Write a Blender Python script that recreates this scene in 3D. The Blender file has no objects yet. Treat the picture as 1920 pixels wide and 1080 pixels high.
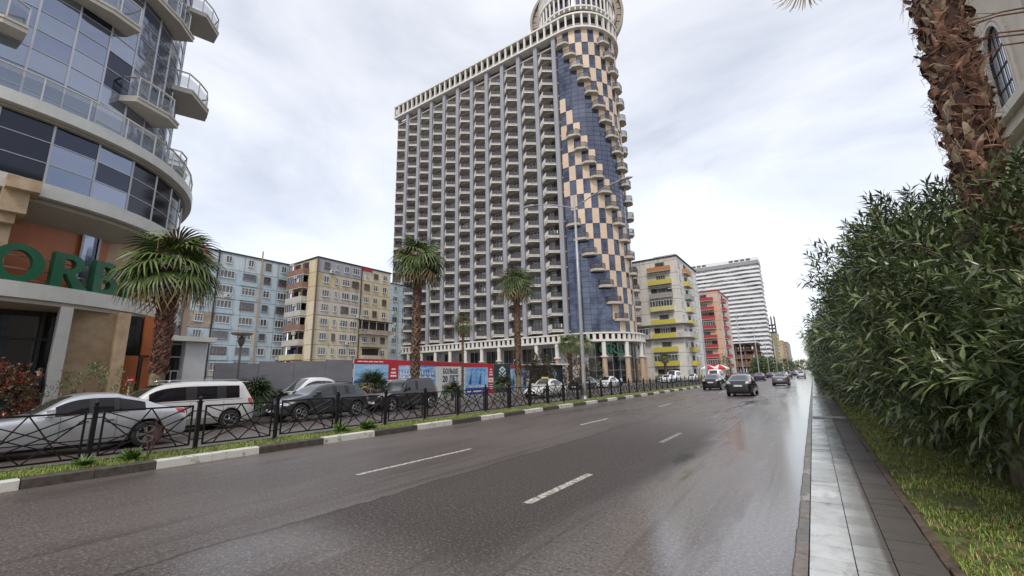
import bpy, bmesh, math, random
import numpy as np
from mathutils import Vector, Matrix
from mathutils.bvhtree import BVHTree
random.seed(7); RNG = np.random.default_rng(7)
S = bpy.context.scene
COL = S.collection
R = math.radians
PI = math.pi

# ------------------------------------------------------------------ camera
CF, CYAW, CPITCH, CROLL, CH = 802.9, R(34.381), R(11.727), R(-1.215), 1.65
_F = Vector((-math.sin(CYAW)*math.cos(CPITCH), math.cos(CYAW)*math.cos(CPITCH), math.sin(CPITCH)))
_Rt = Vector((math.cos(CYAW), math.sin(CYAW), 0))
_U = _Rt.cross(_F)
_R2 = _Rt*math.cos(CROLL) + _U*math.sin(CROLL)
_U2 = -_Rt*math.sin(CROLL) + _U*math.cos(CROLL)
cd = bpy.data.cameras.new('camera'); cam = bpy.data.objects.new('camera', cd); COL.objects.link(cam)
cd.sensor_width = 36; cd.lens = CF/1920*36; cd.clip_start = 0.1; cd.clip_end = 6000
M3 = Matrix((_R2, _U2, -_F)).transposed()
cam.matrix_world = Matrix.Translation((0, 0, CH)) @ M3.to_4x4()
S.camera = cam
S.render.resolution_x, S.render.resolution_y = 1024, 576

# ------------------------------------------------------------------ world and sun (overcast)
SUN_EL, SUN_AZ = R(50), R(160)      # sun direction seen from the street: behind the camera, to the right
w = bpy.data.worlds.new("World"); S.world = w; w.use_nodes = True
nt = w.node_tree; nt.nodes.clear()
def wn(t, **k):
    n = nt.nodes.new(t)
    for a, b in k.items(): setattr(n, a, b)
    return n
out = wn('ShaderNodeOutputWorld'); bg1 = wn('ShaderNodeBackground'); bg2 = wn('ShaderNodeBackground'); add = wn('ShaderNodeAddShader')
sky = wn('ShaderNodeTexSky', sky_type='NISHITA', sun_disc=False); sky.sun_elevation = SUN_EL; sky.sun_rotation = SUN_AZ
nt.links.new(sky.outputs[0], bg1.inputs[0]); bg1.inputs[1].default_value = 0.05
tc = wn('ShaderNodeTexCoord'); mp = wn('ShaderNodeMapping'); mp.inputs['Scale'].default_value = (1.0, 1.0, 2.4)
n1 = wn('ShaderNodeTexNoise'); n1.inputs['Scale'].default_value = 1.7; n1.inputs['Detail'].default_value = 7; n1.inputs['Roughness'].default_value = 0.55; n1.inputs['Distortion'].default_value = 0.5
cr = wn('ShaderNodeValToRGB')
cr.color_ramp.elements[0].position = 0.36; cr.color_ramp.elements[0].color = (0.47, 0.48, 0.515, 1)
cr.color_ramp.elements[1].position = 0.62; cr.color_ramp.elements[1].color = (0.73, 0.725, 0.73, 1)
e = cr.color_ramp.elements.new(0.5); e.color = (0.625, 0.625, 0.645, 1)
nt.links.new(tc.outputs['Generated'], mp.inputs[0]); nt.links.new(mp.outputs[0], n1.inputs['Vector'])
nt.links.new(n1.outputs[0], cr.inputs[0]); nt.links.new(cr.outputs[0], bg2.inputs[0]); bg2.inputs[1].default_value = 0.92
nt.links.new(bg1.outputs[0], add.inputs[0]); nt.links.new(bg2.outputs[0], add.inputs[1]); nt.links.new(add.outputs[0], out.inputs[0])
sd = bpy.data.lights.new('sun', 'SUN'); so = bpy.data.objects.new('sun', sd); COL.objects.link(so)
sd.energy = 1.5; sd.angle = R(14); sd.color = (1.0, 0.95, 0.88)
SD = Vector((math.sin(SUN_AZ)*math.cos(SUN_EL), math.cos(SUN_AZ)*math.cos(SUN_EL), math.sin(SUN_EL)))
so.rotation_euler = SD.to_track_quat('Z', 'Y').to_euler()
S.view_settings.view_transform = 'Standard'; S.view_settings.look = 'None'; S.view_settings.exposure = 0.42; S.view_settings.gamma = 1

# ------------------------------------------------------------------ materials
MATS = {}
def mat(name, col=(.5, .5, .5), rough=.6, metal=0.0, var=0.0, scale=3.0, bump=0.0, bscale=30.0, col2=None, spec=None, emit=None, trans=None, alpha=None, coat=0.0, stretch=None, lo=.35, hi=.65, island=0.0):
    """Principled material whose colour wanders by noise between col and col2 (or col*(1-var))."""
    if name in MATS: return MATS[name]
    m = bpy.data.materials.new(name); m.use_nodes = True; t = m.node_tree; b = t.nodes['Principled BSDF']
    b.inputs['Base Color'].default_value = (*col, 1); b.inputs['Roughness'].default_value = rough; b.inputs['Metallic'].default_value = metal
    if spec is not None: b.inputs['Specular IOR Level'].default_value = spec
    if coat: b.inputs['Coat Weight'].default_value = coat; b.inputs['Coat Roughness'].default_value = .04
    if trans: b.inputs['Transmission Weight'].default_value = trans
    if alpha is not None: b.inputs['Alpha'].default_value = alpha
    tcn = t.nodes.new('ShaderNodeTexCoord'); src = tcn.outputs['Object']
    if stretch:
        mpn = t.nodes.new('ShaderNodeMapping'); mpn.inputs['Scale'].default_value = stretch; t.links.new(src, mpn.inputs[0]); src = mpn.outputs[0]
    if var or col2 is not None:
        c2 = col2 if col2 is not None else tuple(c*(1-var) for c in col)
        n = t.nodes.new('ShaderNodeTexNoise'); n.inputs['Scale'].default_value = scale; n.inputs['Detail'].default_value = 6; n.inputs['Roughness'].default_value = .65
        t.links.new(src, n.inputs['Vector'])
        r = t.nodes.new('ShaderNodeValToRGB'); r.color_ramp.elements[0].position = lo; r.color_ramp.elements[1].position = hi
        r.color_ramp.elements[0].color = (*c2, 1); r.color_ramp.elements[1].color = (*col, 1)
        t.links.new(n.outputs[0], r.inputs[0]); o = r.outputs[0]
        if island:
            g = t.nodes.new('ShaderNodeNewGeometry'); hs = t.nodes.new('ShaderNodeHueSaturation')
            mr = t.nodes.new('ShaderNodeMapRange'); mr.inputs['To Min'].default_value = 1-island; mr.inputs['To Max'].default_value = 1+island
            t.links.new(g.outputs['Random Per Island'], mr.inputs[0]); t.links.new(mr.outputs[0], hs.inputs['Value']); t.links.new(o, hs.inputs['Color']); o = hs.outputs[0]
        t.links.new(o, b.inputs['Base Color'])
    if bump:
        n = t.nodes.new('ShaderNodeTexNoise'); n.inputs['Scale'].default_value = bscale; n.inputs['Detail'].default_value = 5
        t.links.new(src, n.inputs['Vector']); bp = t.nodes.new('ShaderNodeBump'); bp.inputs['Strength'].default_value = bump; bp.inputs['Distance'].default_value = .02
        t.links.new(n.outputs[0], bp.inputs['Height']); t.links.new(bp.outputs[0], b.inputs['Normal'])
    if emit: b.inputs['Emission Color'].default_value = (*emit, 1); b.inputs['Emission Strength'].default_value = 1
    MATS[name] = m; return m
def nodes_of(m): return m.node_tree, m.node_tree.nodes['Principled BSDF']
def mth(t, op, a, b=None, c=None):
    n = t.nodes.new('ShaderNodeMath'); n.operation = op
    for i, v in enumerate((a, b, c)):
        if v is None: continue
        if isinstance(v, (int, float)): n.inputs[i].default_value = v
        else: t.links.new(v, n.inputs[i])
    return n.outputs[0]
def mixc(t, f, a, b):
    n = t.nodes.new('ShaderNodeMix'); n.data_type = 'RGBA'
    if isinstance(f, (int, float)): n.inputs[0].default_value = f
    else: t.links.new(f, n.inputs[0])
    for i, v in ((6, a), (7, b)):
        if isinstance(v, tuple): n.inputs[i].default_value = (*v, 1)
        else: t.links.new(v, n.inputs[i])
    return n.outputs[2]
def noise(t, vec, scale, detail=5, rough=.6, dist=0):
    n = t.nodes.new('ShaderNodeTexNoise'); n.inputs['Scale'].default_value = scale; n.inputs['Detail'].default_value = detail
    n.inputs['Roughness'].default_value = rough; n.inputs['Distortion'].default_value = dist
    if vec is not None: t.links.new(vec, n.inputs['Vector'])
    return n.outputs[0]
def ramp(t, v, a, b, x=0.0, y=1.0):
    n = t.nodes.new('ShaderNodeMapRange'); n.interpolation_type = 'SMOOTHSTEP'; n.inputs[1].default_value = a; n.inputs[2].default_value = b; n.inputs[3].default_value = x; n.inputs[4].default_value = y
    t.links.new(v, n.inputs[0]); return n.outputs[0]
def coords(t):
    c = t.nodes.new('ShaderNodeTexCoord').outputs['Object']; s = t.nodes.new('ShaderNodeSeparateXYZ'); t.links.new(c, s.inputs[0]); return c, s.outputs[0], s.outputs[1], s.outputs[2]
def mapped(t, c, sc):
    n = t.nodes.new('ShaderNodeMapping'); n.inputs['Scale'].default_value = sc; t.links.new(c, n.inputs[0]); return n.outputs[0]

def make_asphalt():
    m = mat('wet_asphalt', (.05, .045, .042), .5); t, b = nodes_of(m); c, x, y, z = coords(t)
    fine = noise(t, c, 26, 3, .8); grit = noise(t, c, 62, 2, .7); mid = noise(t, mapped(t, c, (1, .25, 1)), .9, 5, .55, .6); blot = noise(t, mapped(t, c, (1, .45, 1)), .33, 4, .5)
    # tyre-polished / wet share: rises toward the right kerb, patchy elsewhere
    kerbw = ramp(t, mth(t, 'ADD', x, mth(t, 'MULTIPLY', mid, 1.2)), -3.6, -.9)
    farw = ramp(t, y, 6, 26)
    wob = noise(t, mapped(t, c, (1, .3, 1)), .8, 4, .6)
    gut = ramp(t, mth(t, 'ADD', x, mth(t, 'MULTIPLY', wob, .9)), -.75, -.35)   # puddle in the gutter
    wet = mth(t, 'ADD', mth(t, 'MULTIPLY', kerbw, .55), mth(t, 'MULTIPLY', farw, .18))
    wet = mth(t, 'ADD', wet, mth(t, 'MULTIPLY', ramp(t, mid, .42, .62), .34))
    sheen = mth(t, 'MULTIPLY', ramp(t, mth(t, 'ABSOLUTE', mth(t, 'ADD', x, mth(t, 'ADD', 4.3, mth(t, 'MULTIPLY', wob, .6)))), .2, 1.2, 1, 0), ramp(t, y, 3.6, 5.2, 1, 0)); wet = mth(t, 'ADD', wet, mth(t, 'MULTIPLY', sheen, .45))
    # darker, coarser relaid strip between the lane seam and the middle of the near lane
    seamx = mth(t, 'ADD', mth(t, 'ADD', x, 5.35), mth(t, 'MULTIPLY', mth(t, 'SUBTRACT', noise(t, mapped(t, c, (.2, 1, 1)), .5, 6, .7), .5), .7))
    rightof = ramp(t, seamx, -.05, .05)
    edge = mth(t, 'ADD', x, mth(t, 'MULTIPLY', blot, 1.6))
    dark = mth(t, 'MULTIPLY', rightof, ramp(t, edge, -1.9, -1.1, 1, 0))
    dark = mth(t, 'MULTIPLY', dark, mth(t, 'MULTIPLY', ramp(t, mth(t, 'ADD', y, mth(t, 'MULTIPLY', blot, 1.8)), 3.6, 4.8), ramp(t, y, 9, 19, 1, 0)))
    wet = mth(t, 'SUBTRACT', wet, mth(t, 'MULTIPLY', dark, .45))
    wet = mth(t, 'MAXIMUM', wet, gut)
    trk = noise(t, mapped(t, c, (5.5, .10, 1)), 1.0, 4, .6, .2); wet = mth(t, 'ADD', wet, mth(t, 'MULTIPLY', mth(t, 'SUBTRACT', trk, .5), .7))
    rg = mth(t, 'ADD', ramp(t, wet, 0, .9, .46, .12), mth(t, 'MULTIPLY', dark, .22))
    t.links.new(rg, b.inputs['Roughness'])
    spk = ramp(t, mth(t, 'ADD', mth(t, 'MULTIPLY', fine, .6), mth(t, 'MULTIPLY', grit, .4)), .51, .61)
    drk = ramp(t, fine, .30, .47, 1, 0)
    base = mixc(t, ramp(t, blot, .3, .7), (.058, .041, .034), (.105, .082, .071))
    base = mixc(t, mth(t, 'MULTIPLY', kerbw, mth(t, 'ADD', .45, mth(t, 'MULTIPLY', farw, .35))), base, (.215, .205, .200))  # sky sheen painted into the base: lighter toward the right kerb and far off
    base = mixc(t, mth(t, 'MULTIPLY', dark, .9), base, (.026, .013, .008))
    base = mixc(t, mth(t, 'MULTIPLY', spk, mth(t, 'SUBTRACT', .50, mth(t, 'MULTIPLY', dark, .15))), base, (.42, .36, .32))
    base = mixc(t, mth(t, 'MULTIPLY', drk, .7), base, (.014, .011, .010))
    base = mixc(t, ramp(t, trk, .50, .72, 0, .5), base, (.03, .022, .018))
    gx_ = mth(t, 'DIVIDE', mth(t, 'ADD', mth(t, 'ADD', x, 2.32), mth(t, 'MULTIPLY', mth(t, 'SUBTRACT', noise(t, c, 5, 4), .5), .5)), .16); gy_ = mth(t, 'DIVIDE', mth(t, 'SUBTRACT', y, 9.3), .75)
    blob = ramp(t, mth(t, 'ADD', mth(t, 'MULTIPLY', gx_, gx_), mth(t, 'MULTIPLY', gy_, gy_)), .3, 1.1, .9, 0); base = mixc(t, blob, base, (.012, .010, .006))
    crk = noise(t, mapped(t, c, (.5, 2.4, 1)), 1.2, 7, .75, 1.5); cz_ = mth(t, 'MULTIPLY', ramp(t, mth(t, 'ABSOLUTE', mth(t, 'SUBTRACT', crk, .5)), .002, .007, 1, 0), ramp(t, mid, .5, .6)); base = mixc(t, mth(t, 'MULTIPLY', cz_, .7), base, (.018, .014, .012))
    seam = ramp(t, mth(t, 'ABSOLUTE', seamx), .014, .040, 1, 0)
    base = mixc(t, mth(t, 'MULTIPLY', seam, .8), base, (.015, .013, .012))
    st = noise(t, mapped(t, c, (3, .5, 1)), 1.1, 6, .6, 1.2)
    base = mixc(t, ramp(t, st, .66, .74), base, (.02, .017, .016))
    t.links.new(base, b.inputs['Base Color'])
    b.inputs['Specular IOR Level'].default_value = .85
    bp = t.nodes.new('ShaderNodeBump'); bp.inputs['Distance'].default_value = .006
    t.links.new(ramp(t, wet, 0, .9, .95, .08), bp.inputs['Strength']); t.links.new(mth(t, 'ADD', fine, mth(t, 'MULTIPLY', noise(t, c, 260, 2), .5)), bp.inputs['Height']); t.links.new(bp.outputs[0], b.inputs['Normal'])
    return m
def make_pavers():
    m = mat('wet_pavers', (.2, .2, .19), .3); t, b = nodes_of(m); c, x, y, z = coords(t)
    n = noise(t, c, 2.2, 5); n2 = noise(t, mapped(t, c, (1, .6, 1)), .9, 5)
    base = mixc(t, ramp(t, n, .35, .65), (.44, .45, .44), (.64, .65, .63))
    gi_ = t.nodes.new('ShaderNodeNewGeometry').outputs['Random Per Island']; base = mixc(t, ramp(t, gi_, .2, 1, 0, .45), base, (.22, .215, .20))
    st_ = noise(t, mapped(t, c, (1, .5, 1)), 3.5, 7, .7, .8); base = mixc(t, ramp(t, st_, .52, .66, 0, .45), base, (.16, .145, .125))
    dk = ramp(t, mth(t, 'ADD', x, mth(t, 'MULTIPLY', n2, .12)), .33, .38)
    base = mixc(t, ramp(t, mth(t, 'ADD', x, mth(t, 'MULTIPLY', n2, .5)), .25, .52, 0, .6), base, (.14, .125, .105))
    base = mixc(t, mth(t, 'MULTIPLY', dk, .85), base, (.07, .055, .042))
    t.links.new(base, b.inputs['Base Color'])
    rr = mth(t, 'ADD', ramp(t, n2, .35, .65, .10, .26), mth(t, 'MULTIPLY', dk, .30))
    t.links.new(rr, b.inputs['Roughness'])
    bp = t.nodes.new('ShaderNodeBump'); bp.inputs['Strength'].default_value = .6; bp.inputs['Distance'].default_value = .006
    t.links.new(noise(t, c, 60, 5), bp.inputs['Height']); t.links.new(bp.outputs[0], b.inputs['Normal'])
    return m
def make_panelwall(name, c1, c2, fh=2.76, pw=3.1, stain=(.18, .15, .12), axis='y', seamcol=(.08, .07, .06)):
    """prefab wall: per-panel tint, dark seams between panels, streaky stains"""
    m = mat(name, c1, .85); t, b = nodes_of(m); c, x, y, z = coords(t)
    h = y if axis == 'y' else x
    zc = mth(t, 'DIVIDE', z, fh); hc = mth(t, 'DIVIDE', h, pw)
    cv = t.nodes.new('ShaderNodeCombineXYZ'); t.links.new(mth(t, 'FLOOR', mth(t, 'MULTIPLY', hc, .34)), cv.inputs[0]); t.links.new(mth(t, 'FLOOR', mth(t, 'MULTIPLY', zc, .5)), cv.inputs[1])
    wnz = t.nodes.new('ShaderNodeTexWhiteNoise'); t.links.new(cv.outputs[0], wnz.inputs['Vector'])
    base = mixc(t, wnz.outputs['Value'], c1, c2)
    st = noise(t, mapped(t, c, (1, 1, .15)), 1.3, 6, .65); base = mixc(t, mth(t, 'MULTIPLY', ramp(t, st, .5, .75), .55), base, stain)
    fz = mth(t, 'FRACT', zc); fy = mth(t, 'FRACT', hc)
    sz = ramp(t, mth(t, 'ABSOLUTE', mth(t, 'SUBTRACT', fz, .5)), .475, .492); sy = ramp(t, mth(t, 'ABSOLUTE', mth(t, 'SUBTRACT', fy, .5)), .482, .493)
    base = mixc(t, mth(t, 'MULTIPLY', mth(t, 'MAXIMUM', sz, mth(t, 'MULTIPLY', sy, .6)), .85), base, seamcol)
    t.links.new(base, b.inputs['Base Color']); return m

# ------------------------------------------------------------------ mesh building
class MB:
    def __init__(s): s.V = []; s.F = []; s.M = []
    def add(s, vs, fs, mi=0):
        o = len(s.V); s.V += [tuple(v) for v in vs]; s.F += [tuple(i+o for i in f) for f in fs]; s.M += [mi]*len(fs); return s
    def box(s, x0, x1, y0, y1, z0, z1, mi=0):
        if x0 > x1: x0, x1 = x1, x0
        if y0 > y1: y0, y1 = y1, y0
        if z0 > z1: z0, z1 = z1, z0
        v = [(x0, y0, z0), (x1, y0, z0), (x1, y1, z0), (x0, y1, z0), (x0, y0, z1), (x1, y0, z1), (x1, y1, z1), (x0, y1, z1)]
        return s.add(v, [(3, 2, 1, 0), (4, 5, 6, 7), (0, 1, 5, 4), (1, 2, 6, 5), (2, 3, 7, 6), (3, 0, 4, 7)], mi)
    def bar(s, p, q, w, h=None, mi=0, up=(0, 0, 1)):
        """box along p->q with cross-section w (sideways) x h (along up)"""
        p, q = Vector(p), Vector(q); d = (q-p)
        if d.length < 1e-6: return s
        d.normalize(); h = h or w
        u = Vector(up)
        if abs(d.dot(u)) > .98: u = Vector((1, 0, 0)) if abs(d.x) < .9 else Vector((0, 1, 0))
        a = d.cross(u).normalized()*w/2; b = a.cross(d).normalized()*h/2
        v = [p-a-b, p+a-b, p+a+b, p-a+b, q-a-b, q+a-b, q+a+b, q-a+b]
        return s.add(v, [(0, 1, 2, 3), (7, 6, 5, 4), (4, 5, 1, 0), (5, 6, 2, 1), (6, 7, 3, 2), (7, 4, 0, 3)], mi)
    def tube(s, pts, rad, n=8, mi=0, caps=True):
        pts = [Vector(p) for p in pts]
        if not isinstance(rad, (list, tuple)): rad = [rad]*len(pts)
        o = len(s.V); prev = None
        for i, p in enumerate(pts):
            d = (pts[min(i+1, len(pts)-1)]-pts[max(i-1, 0)]).normalized()
            if prev is None: a = d.cross(Vector((0, 0, 1)) if abs(d.z) < .9 else Vector((1, 0, 0))).normalized()
            else: a = (prev-d*prev.dot(d)).normalized()
            prev = a; b = d.cross(a)
            for k in range(n):
                an = 2*PI*k/n; s.V.append(tuple(p+(a*math.cos(an)+b*math.sin(an))*rad[i]))
        for i in range(len(pts)-1):
            for k in range(n):
                s.F.append((o+i*n+k, o+i*n+(k+1) % n, o+(i+1)*n+(k+1) % n, o+(i+1)*n+k)); s.M.append(mi)
        if caps:
            s.F.append(tuple(o+k for k in reversed(range(n)))); s.M.append(mi); s.F.append(tuple(o+(len(pts)-1)*n+k for k in range(n))); s.M.append(mi)
        return s
    def lathe(s, prof, n=24, c=(0, 0, 0), mi=0, axis='z', a0=0, a1=2*PI):
        o = len(s.V); full = abs(a1-a0-2*PI) < 1e-6; m = n if full else n+1
        for r, z in prof:
            for k in range(m):
                a = a0+(a1-a0)*k/n; x, y = r*math.cos(a), r*math.sin(a)
                v = (x, y, z) if axis == 'z' else ((x, z, y) if axis == 'y' else (z, x, y))
                s.V.append((v[0]+c[0], v[1]+c[1], v[2]+c[2]))
        for i in range(len(prof)-1):
            for k in range(n if full else m-1):
                f = (o+i*m+k, o+i*m+(k+1) % m, o+(i+1)*m+(k+1) % m, o+(i+1)*m+k)
                s.F.append(f if axis != 'y' else f[::-1]); s.M.append(mi)
        return s
    def prism(s, poly, z0, z1, mi=0, mtop=None):
        n = len(poly); v = [(x, y, z0) for x, y in poly]+[(x, y, z1) for x, y in poly]
        f = [tuple(reversed(range(n)))]+[(i, (i+1) % n, n+(i+1) % n, n+i) for i in range(n)]
        s.add(v, f, mi); s.add(v, [tuple(range(n, 2*n))], mi if mtop is None else mtop); return s
    def extr(s, poly, y0, y1, mi=0):
        """polygon in (x,z) pushed along y"""
        n = len(poly); v = [(x, y0, z) for x, z in poly]+[(x, y1, z) for x, z in poly]
        return s.add(v, [tuple(range(n)), tuple(reversed(range(n, 2*n)))]+[(i, n+i, n+(i+1) % n, (i+1) % n) for i in range(n)], mi)
    def strip(s, path, z0, z1, th, mi=0, closed=False):
        """wall of thickness th following an xy path (inside = left side of path)"""
        off = offset(path, th); n = len(path)
        for i in range(n-1):
            a, b, c, d = path[i], path[i+1], off[i+1], off[i]
            v = [(*a, z0), (*b, z0), (*c, z0), (*d, z0), (*a, z1), (*b, z1), (*c, z1), (*d, z1)]
            f = [(3, 2, 1, 0), (4, 5, 6, 7), (0, 1, 5, 4), (2, 3, 7, 6)]
            if i == 0: f.append((3, 0, 4, 7))
            if i == n-2: f.append((1, 2, 6, 5))
            s.add(v, f, mi)
        return s
    def raw(s): return np.array(s.V), s.F, s.M
    def build(s, name, mats, parent=None, world=False, smooth=False, **tags):
        me = bpy.data.meshes.new(name); V = s.V
        if parent is not None and world:
            w0 = wloc(parent); V = [(v[0]-w0.x, v[1]-w0.y, v[2]-w0.z) for v in V]
        me.from_pydata(V, [], s.F)
        mats = mats if isinstance(mats, (list, tuple)) else [mats]
        for m in mats: me.materials.append(m)
        if len(mats) > 1: me.polygons.foreach_set('material_index', s.M)
        if smooth: me.polygons.foreach_set('use_smooth', [True]*len(s.F))
        me.update(); return link(name, me, parent, **tags)
def link(name, me, parent=None, loc=(0, 0, 0), rz=0, **tags):
    o = bpy.data.objects.new(name, me); COL.objects.link(o); o.location = loc; o.rotation_euler = (0, 0, rz)
    if parent is not None: o.parent = parent
    for k, v in tags.items(): o[k] = v
    return o
def wloc(o):
    p = Vector((0, 0, 0))
    while o is not None: p += o.location; o = o.parent
    return p
def offset(path, d):
    out = []; n = len(path)
    for i in range(n):
        a = Vector(path[max(i-1, 0)]); b = Vector(path[min(i+1, n-1)]); t = (b-a).normalized()
        out.append((path[i][0]-t.y*d, path[i][1]+t.x*d))
    return out
def thing(name, label, cat, loc=(0, 0, 0), rz=0, group=None):
    o = bpy.data.objects.new(name, None); COL.objects.link(o); o.location = loc; o.rotation_euler = (0, 0, rz); o.empty_display_size = .3
    o['label'] = label; o['category'] = cat
    if group: o['group'] = group
    return o
def tag(o, label, cat, group=None):
    o['label'] = label; o['category'] = cat
    if group: o['group'] = group
    return o
def struct(name, mb, m, kind='structure', smooth=False):
    o = mb.build(name, m, smooth=smooth); o['kind'] = kind; return o
def dup(root, loc, rz=None, label=None, scale=None, group=None):
    def cp(o, par):
        c = o.copy(); COL.objects.link(c); c.parent = par
        for ch in o.children: cp(ch, c)
        return c
    r = cp(root, None); r.location = loc
    if rz is not None: r.rotation_euler = (0, 0, rz)
    if label: r['label'] = label
    if group: r['group'] = group
    if scale: r.scale = (scale,)*3 if isinstance(scale, (int, float)) else scale
    return r
def npmesh(name, V, F, mats, parent=None, smooth=False, mi=None, **tags):
    """V (n,3) array, F (m,k) int array with k 3 or 4"""
    me = bpy.data.meshes.new(name); n, k = F.shape
    me.vertices.add(len(V)); me.vertices.foreach_set('co', np.asarray(V, np.float32).ravel())
    me.loops.add(n*k); me.loops.foreach_set('vertex_index', F.astype(np.int32).ravel())
    me.polygons.add(n); me.polygons.foreach_set('loop_start', np.arange(0, n*k, k, dtype=np.int32))
    mats = mats if isinstance(mats, (list, tuple)) else [mats]
    for m in mats: me.materials.append(m)
    if mi is not None: me.polygons.foreach_set('material_index', mi.astype(np.int32))
    if smooth: me.polygons.foreach_set('use_smooth', np.ones(n, bool))
    me.update(calc_edges=True); me.validate(); return link(name, me, parent, **tags)
def text_mb(txt, size, depth, bold=.0, font_sx=1.0):
    """text as (V,F) in the xz plane, extruded along y, origin at its left baseline"""
    cu = bpy.data.curves.new('txt', 'FONT'); cu.body = txt; cu.size = size; cu.extrude = depth/2; cu.offset = bold; cu.resolution_u = 3
    o = bpy.data.objects.new('txt', cu); COL.objects.link(o)
    bpy.context.view_layer.update(); dg = bpy.context.evaluated_depsgraph_get(); me = bpy.data.meshes.new_from_object(o.evaluated_get(dg))
    V = [(v.co.x*font_sx, -v.co.z, v.co.y) for v in me.vertices]; F = [tuple(p.vertices) for p in me.polygons]
    bpy.data.objects.remove(o); bpy.data.meshes.remove(me); return V, F
def place_text(mb, txt, size, depth, origin, xdir, mi=0, bold=0, center=False, sx=1.0, width=None):
    """writes text with its baseline from origin along xdir (horizontal unit vector), facing the right-hand normal"""
    V, F = text_mb(txt, size, depth, bold, sx)
    if not V: return
    xs = [v[0] for v in V]; wd = max(xs)-min(xs); k = 1.0
    if width: k = width/wd
    ox = -min(xs)*k-(wd*k/2 if center else 0)
    xd = Vector(xdir).normalized(); nd = Vector((xd.y, -xd.x, 0)); o = Vector(origin)
    mb.add([o+xd*(v[0]*k+ox)+nd*(-v[1])+Vector((0, 0, v[2])) for v in V], F, mi)
def parts_many(parent, items, limit=100, key=None):
    """items: (name, mesh, loc(world), rz, child_meshes). Nearest `limit` become parts, the rest one stuff part."""
    w0 = wloc(parent); cl = Vector((0, 0, CH))
    items = sorted(items, key=lambda it: (Vector(it[2])-cl).length) if key is None else sorted(items, key=key)
    for nm, me, loc, rz, kids in items[:limit]:
        o = link(nm, me, parent, Vector(loc)-w0, rz)
        for kn, km in kids: link(kn, km, o)
    rest = items[limit:]
    if rest:
        mb = MB(); mats = []
        def put(me, loc, rz):
            mx = Matrix.Translation(Vector(loc)) @ Matrix.Rotation(rz, 4, 'Z')
            idx = []
            for m in me.materials:
                if m not in mats: mats.append(m)
                idx.append(mats.index(m))
            o = len(mb.V); mb.V += [tuple(mx @ v.co) for v in me.vertices]
            for p in me.polygons: mb.F.append(tuple(i+o for i in p.vertices)); mb.M.append(idx[p.material_index])
        for nm, me, loc, rz, kids in rest:
            put(me, loc, rz)
            for kn, km in kids: put(km, loc, rz)
        o = mb.build(rest[0][0], mats, parent, world=True); o['kind'] = 'stuff'
def mesh_of(mb, name, mats):
    me = bpy.data.meshes.new(name); me.from_pydata(mb.V, [], mb.F)
    mats = mats if isinstance(mats, (list, tuple)) else [mats]
    for m in mats: me.materials.append(m)
    me.polygons.foreach_set('material_index', mb.M); me.update(); return me

# ================================================================== SETTING
asph = make_asphalt(); pav = make_pavers()
soil = mat('damp_soil', (.055, .042, .028), .9, col2=(.03, .024, .018), scale=6, bump=.6, bscale=25)
turf = mat('turf', (.12, .16, .03), .9, col2=(.09, .075, .03), scale=5, bump=.8, bscale=60, lo=.4, hi=.6)
concrete = mat('concrete', (.30, .285, .26), .7, var=.3, scale=2.5, bump=.2, bscale=40)
kerb_w = mat('kerb_white_paint', (.62, .60, .54), .6, col2=(.30, .27, .23), scale=5, bump=.3, bscale=50, lo=.36, hi=.46)
kerb_b = mat('kerb_dark_paint', (.035, .028, .024), .55, col2=(.09, .075, .06), scale=7, bump=.3, bscale=50, lo=.4, hi=.7)
linew = mat('road_paint', (.60, .57, .50), .5, col2=(.16, .14, .125), scale=14, bump=.4, bscale=120, lo=.40, hi=.54)
linew_worn = mat('road_paint_worn', (.42, .40, .37), .45, col2=(.10, .09, .085), scale=12, bump=.3, bscale=120, lo=.42, hi=.6)
paving = mat('plaza_paving', (.22, .20, .18), .45, var=.3, scale=1.5, bump=.1)
def sheet(name, x0, x1, y0, y1, z, m, kind='structure'):
    b = MB(); b.add([(x0, y0, z), (x1, y0, z), (x1, y1, z), (x0, y1, z)], [(0, 1, 2, 3)]); return struct(name, b, m, kind)
sheet('ground', -1500, 1500, -60, 3000, -.03, paving)
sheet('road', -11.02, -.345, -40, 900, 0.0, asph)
b = MB(); b.box(-20.0, -12.55, -40, 95, -.02, 0.0); b.box(-60, -11.02, 95, 108, -.02, .0); b.box(-22, -11.4, 108, 700, -.02, 0)
struct('service_road', b, asph)
b = MB(); b.box(-23.6, -20.15, -40, 96, -.02, .14); b.box(-24.6, -22.1, 108.5, 600, -.02, .14); b.box(-95, -23.6, 20, 76, -.02, .10)
struct('pavement', b, paving)
b = MB()
y = -40
while y < 96: b.box(-20.15, -20.0, y+.01, y+1.49, -.02, .155); y += 1.5
struct('pavement_kerb', b, concrete)
# lane markings
b = MB()
def dash(x, y0, y1, w=.12, mi=0): b.add([(x-w/2, y0, .004), (x+w/2, y0, .004), (x+w/2, y1, .004), (x-w/2, y1, .004)], [(0, 1, 2, 3)], mi)
dash(-6.92, 5.1, 8.25, .11); dash(-6.75, 13.8, 16.2, .12)
dash(-3.36, 5.15, 7.15, .13); dash(-3.3, 11.1, 13.1, .13, 1)
for k in range(26):
    dash(-6.75, 23+k*8.6, 25.4+k*8.6, .12, k % 2); dash(-3.3, 17.6+k*7.4, 19.8+k*7.4, .12, 1)
o = b.build('lane_markings', [linew, linew_worn]); o['kind'] = 'structure'
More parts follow.
